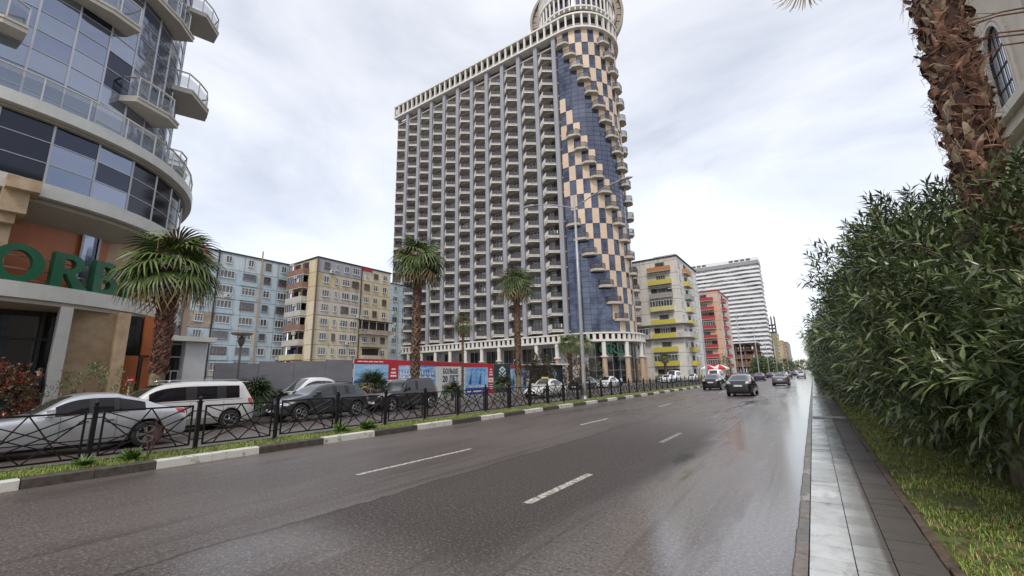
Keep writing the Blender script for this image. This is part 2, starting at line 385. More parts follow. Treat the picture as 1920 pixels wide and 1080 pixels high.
# left kerb: painted blocks, white and dark in turn
cuts = [-4.3, -2.4, -.3, 1.6, 3.41, 5.38, 7.02, 8.67, 10.38, 12.06, 13.73, 15.28]
while cuts[-1] < 95: cuts.append(cuts[-1]+1.62)
bw, bb = MB(), MB()
for i in range(len(cuts)-1):
    t = bw if i % 2 == 0 else bb
    y0, y1 = cuts[i]+.006, cuts[i+1]-.006; dx = random.uniform(-.008, .008); dz = random.uniform(-.006, .006)
    xi, xo = -11.2+dx, -10.985+dx
    n = max(1, round((y1-y0)/.81))
    for k in range(n):
        a, c = y0+(y1-y0)*k/n+.003, y0+(y1-y0)*(k+1)/n-.003
        v = [(xo, a, -.02), (xo, c, -.02), (xo-.015, c, .145+dz), (xo-.015, a, .145+dz), (xo-.04, c, .165+dz), (xo-.04, a, .165+dz), (xi, c, .165+dz), (xi, a, .165+dz), (xi, c, 0), (xi, a, 0)]
        t.add(v, [(0, 1, 2, 3), (3, 2, 4, 5), (5, 4, 6, 7), (7, 6, 8, 9), (0, 3, 5, 7, 9), (1, 8, 6, 4, 2)])
kw = bw.build('kerb_white_blocks', kerb_w); kw['kind'] = 'structure'
kb = bb.build('kerb_dark_blocks', kerb_b); kb['kind'] = 'structure'
b = MB(); b.box(-12.5, -11.2, -20, 95, -.02, .125); struct('median_verge', b, turf)
b = MB(); b.box(-12.62, -12.5, -20, 95, -.02, .15); struct('median_kerb', b, concrete)
# right kerb: thin flush blocks of mixed age
kr = [mat('kerb_grey', (.16, .145, .13), .35, var=.35, scale=8, bump=.5, bscale=30), mat('kerb_brown', (.10, .07, .05), .35, col2=(.22, .18, .15), scale=6, bump=.6, bscale=20), mat('kerb_old_white', (.42, .39, .34), .5, col2=(.14, .12, .1), scale=14, bump=.5, bscale=40, lo=.42, hi=.56)]
b = MB(); y = 2.0; i = 0
seq = [0, 2, 0, 0, 2, 1, 1, 1, 0, 0, 1, 0, 2, 0, 0]
while y < 300:
    L = (.42 if y < 12 else .8) + random.uniform(-.06, .06)
    xo = -.352+random.uniform(-.006, .006); xi = -.243; zt = .098+random.uniform(-.005, .003)
    a, c = y+.004, y+L-.004
    v = [(xo, a, -.02), (xo, c, -.02), (xo+.006, c, zt-.012), (xo+.006, a, zt-.012), (xo+.02, c, zt), (xo+.02, a, zt), (xi, c, zt), (xi, a, zt), (xi, c, 0), (xi, a, 0)]
    b.add(v, [(0, 3, 2, 1), (3, 5, 4, 2), (5, 7, 6, 4), (7, 9, 8, 6), (0, 9, 7, 5, 3), (1, 2, 4, 6, 8)], seq[i % len(seq)]); y += L; i += 1
o = b.build('right_kerb', kr); o['kind'] = 'structure'
# right footway: separate paving slabs in three columns, gaps between them are the joints
b = MB(); cols = [(-.232, .075), (.083, .335), (.343, .655)]
for ci, (x0, x1) in enumerate(cols):
    y = 2.0+ci*.17
    while y < 70:
        L = .31 if ci != 2 else .27
        if y > 22: L *= 3
        t = random.uniform(-.006, .006); s = random.uniform(-.005, .005)
        v = [(x0, y+.004, .095+t), (x1, y+.004, .095+t+s), (x1, y+L-.004, .095-t+s), (x0, y+L-.004, .095-t)]
        v += [(p[0], p[1], .04) for p in v]
        b.add(v, [(0, 1, 2, 3), (1, 0, 4, 5), (2, 1, 5, 6), (3, 2, 6, 7), (0, 3, 7, 4)]); y += L
b.box(-.24, .66, 70, 420, 0, .095)
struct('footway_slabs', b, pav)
b = MB(); b.box(-.24, .70, -20, 400, -.02, .07); struct('footway_bed', b, soil)
b = MB(); y = 2
while y < 120:
    dx = random.uniform(-.012, .012); b.box(.665+dx, .735+dx, y+.006, y+.99, 0, .115+random.uniform(-.012, .012)); y += 1.0
struct('verge_edging', b, mat('edging_earth', (.07, .048, .032), .8, col2=(.14, .10, .07), scale=8, bump=.8, bscale=30))
b = MB(); ny, nx = 90, 10; vv = []
for j in range(ny+1):
    for i in range(nx+1):
        x, yy = .735+i*.55, -2+j*1.0*(1+j/90*1.5); vv.append((x, yy, .06+.05*min(1, i/2)+random.uniform(-.02, .02)+(.03 if i > 3 else 0)))
b.add(vv, [(j*(nx+1)+i, j*(nx+1)+i+1, (j+1)*(nx+1)+i+1, (j+1)*(nx+1)+i) for j in range(ny) for i in range(nx)])
struct('right_verge', b, turf, smooth=True)
slabm = mat('cross_slab', (.42, .40, .36), .5, var=.25, scale=6)
for nm, y0, lab in (('stone_slab', 17.9, 'pale stone strip laid across the footway, nearer of the two'), ('stone_slab', 31.9, 'pale stone strip laid across the footway, farther one by the grass end')):
    q = MB(); q.box(-.22, .66 if y0 < 20 else 1.25, y0, y0+.42, .10, .135); tag(q.build(nm, slabm), lab, 'stone slab', 'stone strips across the footway')

# ------------------------------------------------------------------ grass (real blades)
gr1 = mat('grass_blade', (.27, .36, .06), .55, col2=(.12, .20, .03), scale=2.2, island=.35)
gr2 = mat('grass_dry', (.50, .42, .15), .7, col2=(.34, .31, .08), scale=3, island=.35)
def blades(xs, ys, zs, hmin, hmax, wd, dryness):
    n = len(xs); a = RNG.uniform(0, 2*PI, n); h = RNG.uniform(hmin, hmax, n); lean = RNG.uniform(.2, 1.1, n)*h
    ca, sa = np.cos(a), np.sin(a); w_ = wd*RNG.uniform(.6, 1.3, n)
    b0 = np.stack([xs-sa*w_, ys+ca*w_, zs], 1); b1 = np.stack([xs+sa*w_, ys-ca*w_, zs], 1)
    m0 = np.stack([xs+ca*lean*.4-sa*w_*.7, ys+sa*lean*.4+ca*w_*.7, zs+h*.65], 1); m1 = np.stack([xs+ca*lean*.4+sa*w_*.7, ys+sa*lean*.4-ca*w_*.7, zs+h*.65], 1)
    tp = np.stack([xs+ca*lean, ys+sa*lean, zs+h*.9], 1)
    V = np.stack([b0, b1, m1, m0, tp], 1).reshape(-1, 3); o = np.arange(n)[:, None]*5
    F = np.concatenate([o+np.array([[0, 1, 2]]), o+np.array([[0, 2, 3]]), o+np.array([[3, 2, 4]])], 0)
    mi = np.tile((RNG.uniform(0, 1, n) < dryness).astype(int), 3); return V, F, mi
def field(name, n, x0, x1, y0, y1, z, pw, h, wd, dry):
    u = RNG.uniform(0, 1, n)**pw; ys = y0+(y1-y0)*u; xs = RNG.uniform(x0, x1, n)
    cl = np.sin(xs*5.1+1.3*np.sin(ys*2.3))+np.sin(ys*3.7+xs*2); keep = RNG.uniform(0, 1, n) < (.55+.28*cl); xs, ys, cl = xs[keep], ys[keep], cl[keep]
    sc = 1+np.clip(ys/25, 0, 2.5)
    V, F, mi = blades(xs, ys, np.full(len(xs), z), h[0], h[1], wd*sc, dry)
    o = npmesh(name, V, F, [gr1, gr2], mi=mi); o['kind'] = 'stuff'
field('verge_grass', 80000, -12.48, -11.19, .0, 62, .115, 2.0, (.03, .11), .0034, .22)
field('footway_grass', 120000, .76, 3.0, 3.6, 40, .09, 2.2, (.015, .07), .0028, .38)
# small broad-leaved weeds in the verge
def weeds(n, x0, x1, y0, y1, z, name):
    xs = RNG.uniform(x0, x1, n); ys = y0+(y1-y0)*RNG.uniform(0, 1, n)**1.7
    a = RNG.uniform(0, 2*PI, n); r = RNG.uniform(.008, .022, n); zz = z+RNG.uniform(.01, .06, n); t = RNG.uniform(-.4, .4, n)
    V = np.stack([np.stack([xs+np.cos(a+k*PI/2)*r*(1 if k % 2 else 1.7), ys+np.sin(a+k*PI/2)*r*(1 if k % 2 else 1.7), zz+np.cos(k*PI/2)*r*t], 1) for k in range(4)], 1).reshape(-1, 3)
    F = np.arange(n*4).reshape(-1, 4); o = npmesh(name, V, F, mat('weed_leaf', (.10, .19, .045), .5, col2=(.06, .12, .03), scale=3, island=.35)); o['kind'] = 'stuff'
weeds(1700, .8, 2.6, 4, 14, .09, 'clover_patches'); weeds(3500, -12.4, -11.2, 0, 25, .12, 'verge_weeds')
fl = mat('fallen_leaf', (.26, .17, .08), .7, var=.5, scale=3, island=.4)
n = 620; xs = np.concatenate([RNG.uniform(.78, 2.6, 500), RNG.uniform(-12.4, -11.3, 120)]); ys = np.concatenate([4+14*RNG.uniform(0, 1, 500)**1.6, RNG.uniform(1, 16, 120)])
a = RNG.uniform(0, 6.28, n); V = np.stack([np.stack([xs+np.cos(a+k*PI/2)*(.035 if k % 2 == 0 else .012), ys+np.sin(a+k*PI/2)*(.035 if k % 2 == 0 else .012), np.where(xs > 0, .135, .16)+RNG.uniform(-.02, .03, n)], 1) for k in range(4)], 1).reshape(-1, 3)
o = npmesh('leaf_litter', V, np.arange(n*4).reshape(-1, 4), fl); o['kind'] = 'stuff'

# ------------------------------------------------------------------ median fence
iron = mat('black_iron', (.012, .011, .012), .38, var=.3, scale=12, bump=.15, bscale=80)
def fence_post_mesh():
    m = MB(); m.box(-.04, .04, -.04, .04, -.1, 1.08); m.box(-.055, .055, -.055, .055, 1.08, 1.11); m.box(-.028, .028, -.028, .028, 1.11, 1.16)
    m.box(-.055, .055, -.055, .055, .0, .03); m.lathe([(0, 1.155), (.035, 1.165), (.045, 1.19), (.03, 1.225), (0, 1.235)], 10); return mesh_of(m, 'post', iron)
def fence_panel_mesh(L):
    m = MB(); y0, y1, z0, z1 = .14, L-.14, .12, 1.0; W, H = y1-y0, z1-z0; t = .035
    for z in (z0, z1): m.box(-t/2, t/2, y0-t/2, y1+t/2, z-t/2, z+t/2)
    for yy in (y0, y1): m.box(-t/2+.001, t/2-.001, yy-t/2, yy+t/2, z0, z1)
    for z in (z0+.12, z1-.12):
        m.box(-.012, .012, .04, y0, z-.012, z+.012); m.box(-.012, .012, y1, L-.04, z-.012, z+.012)
    for k, (a, c) in enumerate((((0, 0), (1, .78)), ((0, .22), (1, 1)), ((1, 0), (0, .78)), ((1, .22), (0, 1)), ((.5, 0), (0, .86)), ((.5, 0), (1, .86)), ((.5, 1), (.15, 0)), ((.5, 1), (.85, 0)))):
        dx = (k % 2-.5)*.012
        m.bar((dx, y0+W*a[0], z0+H*a[1]), (dx, y0+W*c[0], z0+H*c[1]), .022, .032, up=(1, 0, 0))
    return mesh_of(m, 'panel', iron)
FL = 1.86
ff = thing('railing_fence', 'long black iron railing with crossed diagonal bars on the grass strip', 'fence', (-12.3, .8, .12))
pm, fm = fence_post_mesh(), fence_panel_mesh(FL)
for k in range(-2, 47):
    link('post', pm, ff, (0, k*FL, 0))
    if k < 46: link('panel', fm, ff, (0, k*FL, random.uniform(-.01, .01)))

# ------------------------------------------------------------------ street lamps on the median
lampm = mat('galvanised_pole', (.42, .42, .42), .45, metal=.3, var=.2, scale=4)
lensm = mat('lamp_lens', (.55, .55, .52), .2)
def street_lamp(loc, label):
    t = thing('street_lamp', label, 'street lamp', loc, 0, 'double arm street lamps on the median')
    m = MB(); m.tube([(0, 0, 0), (0, 0, 1.2), (0, 0, 6), (0, 0, 14.0)], [.15, .135, .11, .07], 12); m.lathe([(.26, 0), (.26, .03), (.16, .05), (.15, .3)], 12); m.build('pole', lampm, t, smooth=True)
    for s, rise in ((1, 1.15), (-1, -.35)):
        a = MB(); pts = []
        for i in range(13):
            u = i/12; pts.append((s*(.05+3.4*u), 0, 13.1+(.75 if s > 0 else .7)*math.sin(u*PI*.5)+.35*u))
        a.tube(pts, [.045]*13, 8); a.build('arm', lampm, t, smooth=True)
        hx, hz = pts[-1][0], pts[-1][2]
        h = MB(); v = []
        for (xx, wy, zz) in ((-.1, .05, .03), (.1, .14, .06), (.5, .17, .07), (.8, .06, .02)):
            v.append((hx+s*xx, -wy, hz)); v.append((hx+s*xx, wy, hz)); v.append((hx+s*xx, wy*.6, hz+zz+.03)); v.append((hx+s*xx, -wy*.6, hz+zz+.03))
        fs = [(0, 1, 2, 3), (15, 14, 13, 12)]
        for i in range(3):
            for k in range(4): fs.append((i*4+k, (i+1)*4+k, (i+1)*4+(k+1) % 4, i*4+(k+1) % 4))
        h.add(v, fs); hd = h.build('lamp_head', lampm, t)
        l = MB(); l.box(hx+s*.12, hx+s*.68, -.1, .1, hz-.035, hz-.003); l.build('lens', lensm, hd)
    return t
sl = street_lamp((-12.3, 26, .1), 'tall pale double armed lamp standing before the round corner of the tower')
for yy, lb in ((66, 'thin double armed lamp pole in front of the yellow balcony block'), (105, 'thin double armed lamp pole right of the red balcony block'), (138, 'distant double armed lamp pole before the unfinished frame building'), (172, 'farthest double armed lamp pole on the median before the striped tower foot')):
    dup(sl, (-12.3, yy, .1), label=lb)
for k, (xx, yy) in enumerate([(-12.3, 215), (-12.3, 262), (-12.3, 320), (1.5, 150), (1.5, 200), (1.5, 260)]):
    dup(sl, (xx, yy, .1), label='tiny far away street lamp pole lining the avenue near its vanishing point', group='far street lamps down the avenue')
# ------------------------------------------------------------------ hoarding with posters
hgrey = mat('hoarding_grey', (.235, .23, .245), .6, var=.18, scale=.8, stretch=(1, 1, 3), bump=.1)
red = mat('poster_red', (.55, .02, .03), .5, var=.1); white = mat('poster_white', (.84, .83, .80), .5, var=.06)
HX = -24.0
gf = thing('site_hoarding', 'plain grey sheet metal hoarding beside the white annex', 'hoarding', (HX, 9.3, .1))
ys_ = [9.25, 11.3, 13.2, 15.1, 17.0]
for k in range(4):
    m = MB(); m.box(HX-.04, HX, ys_[k]+.01, ys_[k+1]-.01, .1, 2.62+k*.09); 
    m.build('panel', hgrey, gf, world=True)
    m = MB(); m.box(HX-.10, HX-.04, ys_[k], ys_[k]+.06, .1, 2.5+k*.08); m.build('post', iron, gf, world=True)
pb_ = thing('poster_hoarding', 'row of red, blue and white advertising panels along the building site', 'hoarding', (HX, 17.05, .1))
seablue = mat('poster_sea', (.05, .24, .62), .45, col2=(.55, .72, .85), scale=1.1, stretch=(1, .5, 3), lo=.42, hi=.6)
skyb = mat('poster_skyblue', (.14, .42, .80), .45, col2=(.5, .72, .9), scale=.9, stretch=(1, .4, 2))
navy = mat('poster_navy', (.06, .09, .40), .45, var=.2); dgreen = mat('poster_dark_green', (.018, .055, .055), .5, var=.15); lgreen = mat('poster_light_green', (.08, .45, .32), .5); inkb = mat('poster_ink', (.03, .03, .035), .6)
pics = [(17.08, 19.83, 'sea'), (19.83, 20.72, 'redtext'), (20.72, 24.4, 'harbour'), (24.4, 27.58, 'text'), (27.58, 27.9, 'red'), (27.9, 30.98, 'boats'), (30.98, 31.85, 'redtext2'), (31.85, 34.5, 'logo'), (34.5, 37.3, 'blue2')]
def hz(y): return 3.02-(y-17.08)*.012
for (a, c, kind) in pics:
    zt, zb = hz(a), .25; base = MB(); X = HX
    bm_ = {'sea': skyb, 'redtext': red, 'harbour': seablue, 'text': white, 'red': white, 'boats': skyb, 'redtext2': red, 'logo': dgreen, 'blue2': seablue}[kind]
    base.box(X-.05, X, a+.006, c-.006, zb, zt); p = base.build('poster_panel', bm_, pb_, world=True)
    d = MB(); e = X+.004; yd = Vector((0, 1, 0))
    def rect(y0, y1, z0, z1, mi, lift=.004): d.add([(X+lift, y0, z0), (X+lift, y1, z0), (X+lift, y1, z1), (X+lift, y0, z1)], [(0, 1, 2, 3)], mi)
    mats = [red, white, navy, dgreen, lgreen, inkb, skyb]
    if kind not in ('logo',): rect(a, c, zt-.36, zt-.01, 0)
    if kind == 'sea':
        for k, L in enumerate((.34,)*5): rect(a+.25+k*.42, a+.25+k*.42+.36, zt-.22, zt-.15, 1, .007)
        rect(a, a+.06, zb, zt-.36, 1); rect(a+.06, c, 1.45, 1.62, 2); rect(a+.06, c, 1.70, 1.86, 6); rect(a+1.5, c-.2, zb, 1.40, 2, .008)
    if kind in ('redtext', 'redtext2'):
        w_ = c-a
        for z_, hh, ww in ((2.30, .10, .4), (2.05, .12, .5), (1.83, .12, .6), (.98, .07, .5), (.80, .07, .6), (.62, .07, .45)): rect((a+c)/2-w_*ww/2, (a+c)/2+w_*ww/2, z_, z_+hh, 1, .007)
        rect(a-.12 if kind == 'redtext' else a+.05, c-.1, 1.22, 1.62, 1, .009)
        rect(a+.2, c-.3, 1.36, 1.46, 0, .012)
    if kind == 'harbour':
        for k in range(13):
            yy = a+.15+k*.26; hh = random.uniform(.25, .5)
            d.add([(X+.007, yy, 1.95), (X+.007, yy+.16, 1.95), (X+.007, yy+.05, 1.95+hh)], [(0, 1, 2)], 1); rect(yy, yy+.2, 1.72, 1.78+.1*(k % 2), 1, .008)
        rect(a+2.0, c-.5, 1.30, 1.62, 1); rect(c-.6, c-.2, 1.05, 1.55, 2, .009); rect(a, c, zb, .75, 6); 
        d.lathe([(0, .012), (.26, .012)], 16, (X, a+.5, 1.25), 1, axis='x'); d.lathe([(0, .016), (.17, .016)], 16, (X, a+.5, 1.25), 2, axis='x')
    if kind == 'text':
        place_text(d, 'БОЛЬШЕ', .52, .012, (X+.01, (a+c)/2+.1, 2.02), (0, 1, 0), 5, .012, True, width=1.75)
        place_text(d, '20 ЛЕТ', .66, .012, (X+.01, (a+c)/2+.1, 1.38), (0, 1, 0), 5, .016, True, width=1.85)
        place_text(d, 'ИПОТЕКА', .42, .012, (X+.01, (a+c)/2+.1, .84), (0, 1, 0), 5, .012, True, width=1.9)
        rect(c-.42, c-.28, .25, zt-.36, 0) if False else None
    if kind == 'boats':
        for k, yy in enumerate((28.6, 29.25, 29.9, 30.4)):
            d.bar((X+.007, yy, .9), (X+.007, yy+.1, 2.25), .03, .006, 2, up=(1, 0, 0)); d.add([(X+.008, yy-.25, .85), (X+.008, yy+.3, .85), (X+.008, yy+.2, 1.0), (X+.008, yy-.15, 1.0)], [(0, 1, 2, 3)], 1)
            d.add([(X+.009, yy+.1, 2.2), (X+.009, yy+.06, 1.1), (X+.009, yy-.3, 1.1)], [(0, 1, 2)], 6 if k % 2 else 2); d.bar((X+.012, yy-.1, 2.25), (X+.012, yy+.35, 2.4), .05, .006, 2, up=(1, 0, 0))
        rect(a, c, .25, .8, 2, .005); rect(a+.2, c-.4, .45, .62, 1, .01)
    if kind == 'logo':
        cy, X1 = (a+c)/2, X+.008
        def chev(z, mi, wd=.55, hh=.34, th=.16):
            d.add([(X1, cy-wd, z), (X1, cy, z-hh), (X1, cy+wd, z), (X1, cy+wd, z+th), (X1, cy, z-hh+th), (X1, cy-wd, z+th)], [(0, 1, 4, 5), (1, 2, 3, 4)], mi)
        d.add([(X1, cy-.55, 2.35), (X1, cy, 2.02), (X1, cy+.55, 2.35), (X1, cy, 2.68)], [(0, 1, 2, 3)], 1)
        d.add([(X1+.004, cy-.3, 2.35), (X1+.004, cy, 2.17), (X1+.004, cy+.3, 2.35), (X1+.004, cy, 2.53)], [(0, 1, 2, 3)], 4)
        chev(2.02, 1); chev(1.74, 1)
        d.add([(X1, cy-.55, 1.5), (X1, cy-.42, 1.42), (X1, cy-.42, .75), (X1, cy-.55, .83)], [(0, 1, 2, 3)], 1); d.add([(X1, cy+.55, 1.5), (X1, cy+.42, 1.42), (X1, cy+.42, .75), (X1, cy+.55, .83)], [(0, 1, 2, 3)], 1)
        for k in range(3): rect(cy-.3+k*.22, cy-.16+k*.22, 1.05, 1.3, 1, .008)
    if kind == 'blue2':
        for k in range(5): d.add([(X+.007, a+.3+k*.5, .9), (X+.007, a+.7+k*.5, .9), (X+.007, a+.45+k*.5, 2.0)], [(0, 1, 2)], 1 if k % 2 else 2)
    if d.F: d.build('artwork', mats, p, world=True)
# site kiosk with emblem
kk = thing('site_kiosk', 'small dark green site cabin with white flat roof and diamond emblem', 'kiosk', (-23, 40.2, .1))
m = MB(); m.box(-24.2, -22.0, 38.2, 41.4, .1, 2.75); m.build('wall', dgreen, kk, world=True)
m = MB(); m.box(-24.5, -21.4, 37.2, 41.9, 2.755, 2.9); m.build('roof', white, kk, world=True)
m = MB(); X1 = -21.99; cy = 39.6
m.add([(X1, cy-.42, 1.9), (X1, cy, 1.45), (X1, cy+.42, 1.9), (X1, cy, 2.35)], [(0, 1, 2, 3)], 0); m.add([(X1+.005, cy-.26, 1.9), (X1+.005, cy, 1.62), (X1+.005, cy+.26, 1.9), (X1+.005, cy, 2.18)], [(0, 1, 2, 3)], 1); m.add([(X1+.01, cy-.13, 1.9), (X1+.01, cy, 1.76), (X1+.01, cy+.13, 1.9), (X1+.01, cy, 2.04)], [(0, 1, 2, 3)], 2)
m.build('emblem', [white, dgreen, lgreen], kk, world=True)

# ================================================================== BUILDINGS
wglass = mat('window_glass', (.025, .028, .035), .08, spec=.8, col2=(.10, .10, .11), scale=.9, lo=.45, hi=.6)
wframe = mat('window_frame_white', (.62, .62, .60), .5); wframe_b = mat('window_frame_brown', (.16, .10, .07), .6)
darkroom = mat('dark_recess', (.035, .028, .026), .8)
# ---- curtain-wall building at far left with the green letters
fascia = mat('pale_fascia', (.62, .61, .57), .45, var=.12, scale=1.5); soffit = mat('soffit_panels', (.42, .38, .32), .6, var=.15, scale=1.0)
travertine = mat('travertine', (.50, .38, .25), .5, col2=(.36, .25, .15), scale=1.6, bump=.15, bscale=14)
orange = mat('orange_cladding', (.42, .12, .035), .45, var=.2, scale=.8); lgrey = mat('grey_cladding', (.40, .39, .38), .55, var=.12)
mull = mat('aluminium_mullion', (.42, .42, .44), .35, metal=.5); steel = mat('steel_rail', (.5, .48, .44), .3, metal=.6)
cgl = mat('curtain_glass', (.5, .5, .5), .06, metal=.55)
t, b_ = nodes_of(cgl); gi = t.nodes.new('ShaderNodeNewGeometry').outputs['Random Per Island']
ra_ = t.nodes.new('ShaderNodeValToRGB'); ra_.color_ramp.interpolation = 'CONSTANT'
ra_.color_ramp.elements[0].color = (.20, .235, .31, 1); ra_.color_ramp.elements[1].position = .3; ra_.color_ramp.elements[1].color = (.24, .27, .35, 1)
e = ra_.color_ramp.elements.new(.62); e.color = (.29, .32, .39, 1); e = ra_.color_ramp.elements.new(.90); e.color = (.05, .055, .08, 1)
t.links.new(gi, ra_.inputs[0]); t.links.new(ra_.outputs[0], b_.inputs['Base Color']); b_.inputs['Metallic'].default_value = .8
bp = t.nodes.new('ShaderNodeBump'); bp.inputs['Strength'].default_value = .25; bp.inputs['Distance'].default_value = .05; cc = t.nodes.new('ShaderNodeTexCoord').outputs['Object']
t.links.new(noise(t, cc, .8, 2), bp.inputs['Height']); t.links.new(bp.outputs[0], b_.inputs['Normal'])
dgl = mat('dark_glass', (.015, .016, .02), .05, spec=.9); rail_glass = mat('rail_glass', (.20, .23, .26), .08, alpha=.45)

ctrl = [(-24.0, -16), (-24.0, -9), (-24.0, -4), (-24.0, -1), (-24.05, 1.2), (-24.35, 3.0), (-24.95, 4.7), (-25.85, 6.2), (-27.05, 7.45), (-28.5, 8.5), (-30.3, 9.35), (-32.6, 9.95), (-36, 10.3), (-42, 10.4), (-50, 10.4)]
def smooth_path(P, step=.9):
    pts = []
    for i in range(len(P)-1):
        p0, p1, p2, p3 = P[max(i-1, 0)], P[i], P[i+1], P[min(i+2, len(P)-1)]
        n = max(1, round(math.dist(p1, p2)/step))
        for k in range(n):
            u = k/n; pts.append(tuple(.5*((2*p1[j])+(-p0[j]+p2[j])*u+(2*p0[j]-5*p1[j]+4*p2[j]-p3[j])*u*u+(-p0[j]+3*p1[j]-3*p2[j]+p3[j])*u**3) for j in (0, 1)))
    pts.append(P[-1]); return pts
def resample(P, step):
    out = [P[0]]; acc = 0; last = Vector(P[0])
    for p in P[1:]:
        p = Vector(p)
        while (p-last).length >= step-acc and (p-last).length > 1e-6:
            d = (p-last).normalized(); last = last+d*(step-acc); out.append(tuple(last)); acc = 0
        acc += (p-last).length; last = p
    return out
path = smooth_path(ctrl, .6)
CB = thing('curtain_wall_building', 'curved glass building at far left with jutting balconies and green letters over its entrance', 'building', (-30, 0, 0))
pathI = path
def inner(d): return offset(path, d)
inside = [(-50, -16)]
def slab(name, d, z0, z1, m, m2=None):
    P = inner(d); mb = MB(); mb.strip(P, z0, z1, 3.0); return mb.build(name, m, CB, world=True)
def curtain(d, zs, mod, name, z_off_m=.05, kind=cgl):
    """glass panes, one part per horizontal storey run, with mullion and transom bars"""
    P = resample(smooth_path(inner(d), .4), mod); g = MB(); f = MB()
    for i in range(len(P)-1):
        a, c = P[i], P[i+1]
        for j in range(len(zs)-1):
            g.add([(a[0], a[1], zs[j]), (c[0], c[1], zs[j]), (c[0], c[1], zs[j+1]), (a[0], a[1], zs[j+1])], [(0, 1, 2, 3)], 0 if 2.9 < (a[1]+c[1])/2 < 6.0 or a[1] < -3 or name != 'glass_band' else 1)  # band panes: dark and blue reflections put into the glass colour by column
        for z in zs: f.bar((a[0], a[1], z), (c[0], c[1], z), .06, .035)
    for a in P: f.bar((a[0], a[1], zs[0]), (a[0], a[1], zs[-1]), .075, .075, up=(1, 0, 0))
    gl = g.build(name, kind, CB, world=True); f.build('mullions', mull, gl, world=True)
    return P
# storey heights
slab('lower_fascia', 0.0, 9.05, 9.62, fascia); slab('soffit_band', .35, 8.85, 9.03, soffit)
slab('terrace_fascia', 0.0, 12.45, 12.95, fascia); slab('terrace_soffit', .3, 12.33, 12.44, soffit)
slab('entrance_fascia', -.15, 4.95, 5.55, fascia); slab('entrance_soffit', -.05, 4.78, 4.94, soffit)
pg = curtain(.45, [9.62, 10.6, 11.5, 12.33], 1.55, 'glass_band', kind=[cgl, mat('band_dark_reflection', (.035, .038, .05), .06, metal=.6)])  # second glass is a dark reflection painted as pane colour
zs = [12.95+.02]+[12.97+.95*k for k in range(1, 24)]
pu = curtain(1.5, zs, 1.25, 'glass_wall')
# recessed upper ground storey (orange panels, windows) and canopy underside
P = inner(1.6); mb = MB(); mb.strip(P, 5.55, 8.85, .3); mb.build('upper_wall', orange, CB, world=True)
mb = MB(); PP = inner(1.0)
for i in range(len(PP)-1):
    a, c = PP[i], PP[i+1]; o1 = inner(-.0)
    mb.add([(*inner(.36)[i], 8.84), (*inner(1.7)[i], 8.3), (*inner(1.7)[i+1], 8.3), (*inner(.36)[i+1], 8.84)], [(0, 1, 2, 3)])
mb.build('sloped_soffit', soffit, CB, world=True)
def wallrect(mb, d, s0, s1, z0, z1, th=.08, mi=0):
    """flat panel on the curved front between y-stations s0..s1 (arc order by y)"""
    P = [p for p in smooth_path(inner(d), .3)]
    seg = [p for p in P if s0 <= p[1] <= s1 and p[0] > -31]
    if len(seg) < 2: return
    mb2 = MB(); mb2.strip(seg, z0, z1, th); mb.add(mb2.V, mb2.F, mi)
for k, (a, c) in enumerate(((-3.2, -1.6), (-.2, 1.9), (4.25, 4.95), (6.2, 6.7))):
    mb = MB(); wallrect(mb, 1.5, a, c, 5.9, 8.5); wo = mb.build('window', dgl if k != 2 else cgl, CB, world=True)
    mb = MB()
    for yy in (a, c):
        q = min(smooth_path(inner(1.47), .3), key=lambda p: abs(p[1]-yy)+(100 if p[0] < -31 else 0)); mb.bar((*q, 5.9), (*q, 8.5), .08)
    mb.build('window_frame', mull, wo, world=True)
# ground storey: deep dark glazing left, grey slanted pier, travertine wall and pier, orange panels
def gbox(name, x0, x1, y0, y1, z0, z1, m): q = MB(); q.box(x0, x1, y0, y1, z0, z1); return q.build(name, m, CB, world=True)
gw = gbox('ground_glazing', -26.8, -26.6, -16, 4.2, .3, 4.78, dgl)
q = MB()
for yy in np.arange(-15, 4.2, 1.55): q.box(-26.6, -26.5, yy-.05, yy+.05, .3, 4.78)
for zz in (1.9, 3.6): q.box(-26.6, -26.52, -16, 4.2, zz-.05, zz+.05)
q.build('glazing_bars', trim_ if False else mat('dark_bars', (.03, .03, .03), .5), gw, world=True)
gbox('grey_pier', -24.9, -24.35, 3.72, 4.08, 0, 4.78, lgrey)
gbox('stone_wall', -26.6, -25.35, 4.12, 6.0, 0, 4.78, travertine)
gbox('stone_pier', -25.35, -24.75, 5.62, 6.0, 0, 4.78, travertine)
gbox('stone_pier', -24.9, -24.2, 1.15, 1.5, 0, 4.78, travertine); gbox('stone_pier', -24.9, -24.2, -3.4, -2.9, 0, 4.78, travertine)
gbox('entry_glass', -25.8, -25.6, 6.02, 6.75, 0.1, 4.78, dgl)
gbox('orange_panel', -25.5, -25.3, 6.10, 6.62, 0.1, 2.95, orange); gbox('orange_panel', -25.5, -25.3, 6.68, 7.06, 2.98, 4.78, orange); gbox('orange_panel', -25.75, -25.55, 6.85, 7.3, .1, 2.9, orange)
gbox('grey_wall', -29, -25.9, 7.32, 7.9, 0, 4.4, lgrey)
gbox('core_wall', -50, -27.2, -16, 7.2, 0, 8.7, travertine)
# stepped stone corbels under the fascia
q = MB()
for k, (dx, dz) in enumerate(((0, 0), (.35, -.42), (.62, -.80))):
    q.box(-25.6+0, -23.55-dx, 1.55-k*.02, 2.45-k*.22, 8.95+dz-(.42 if k else 0)-.0, 9.42+dz)
q.build('stone_corbel', travertine, CB, world=True)
gbox('stone_column', -25.9, -24.6, 1.0, 2.0, 5.55, 8.6, travertine)
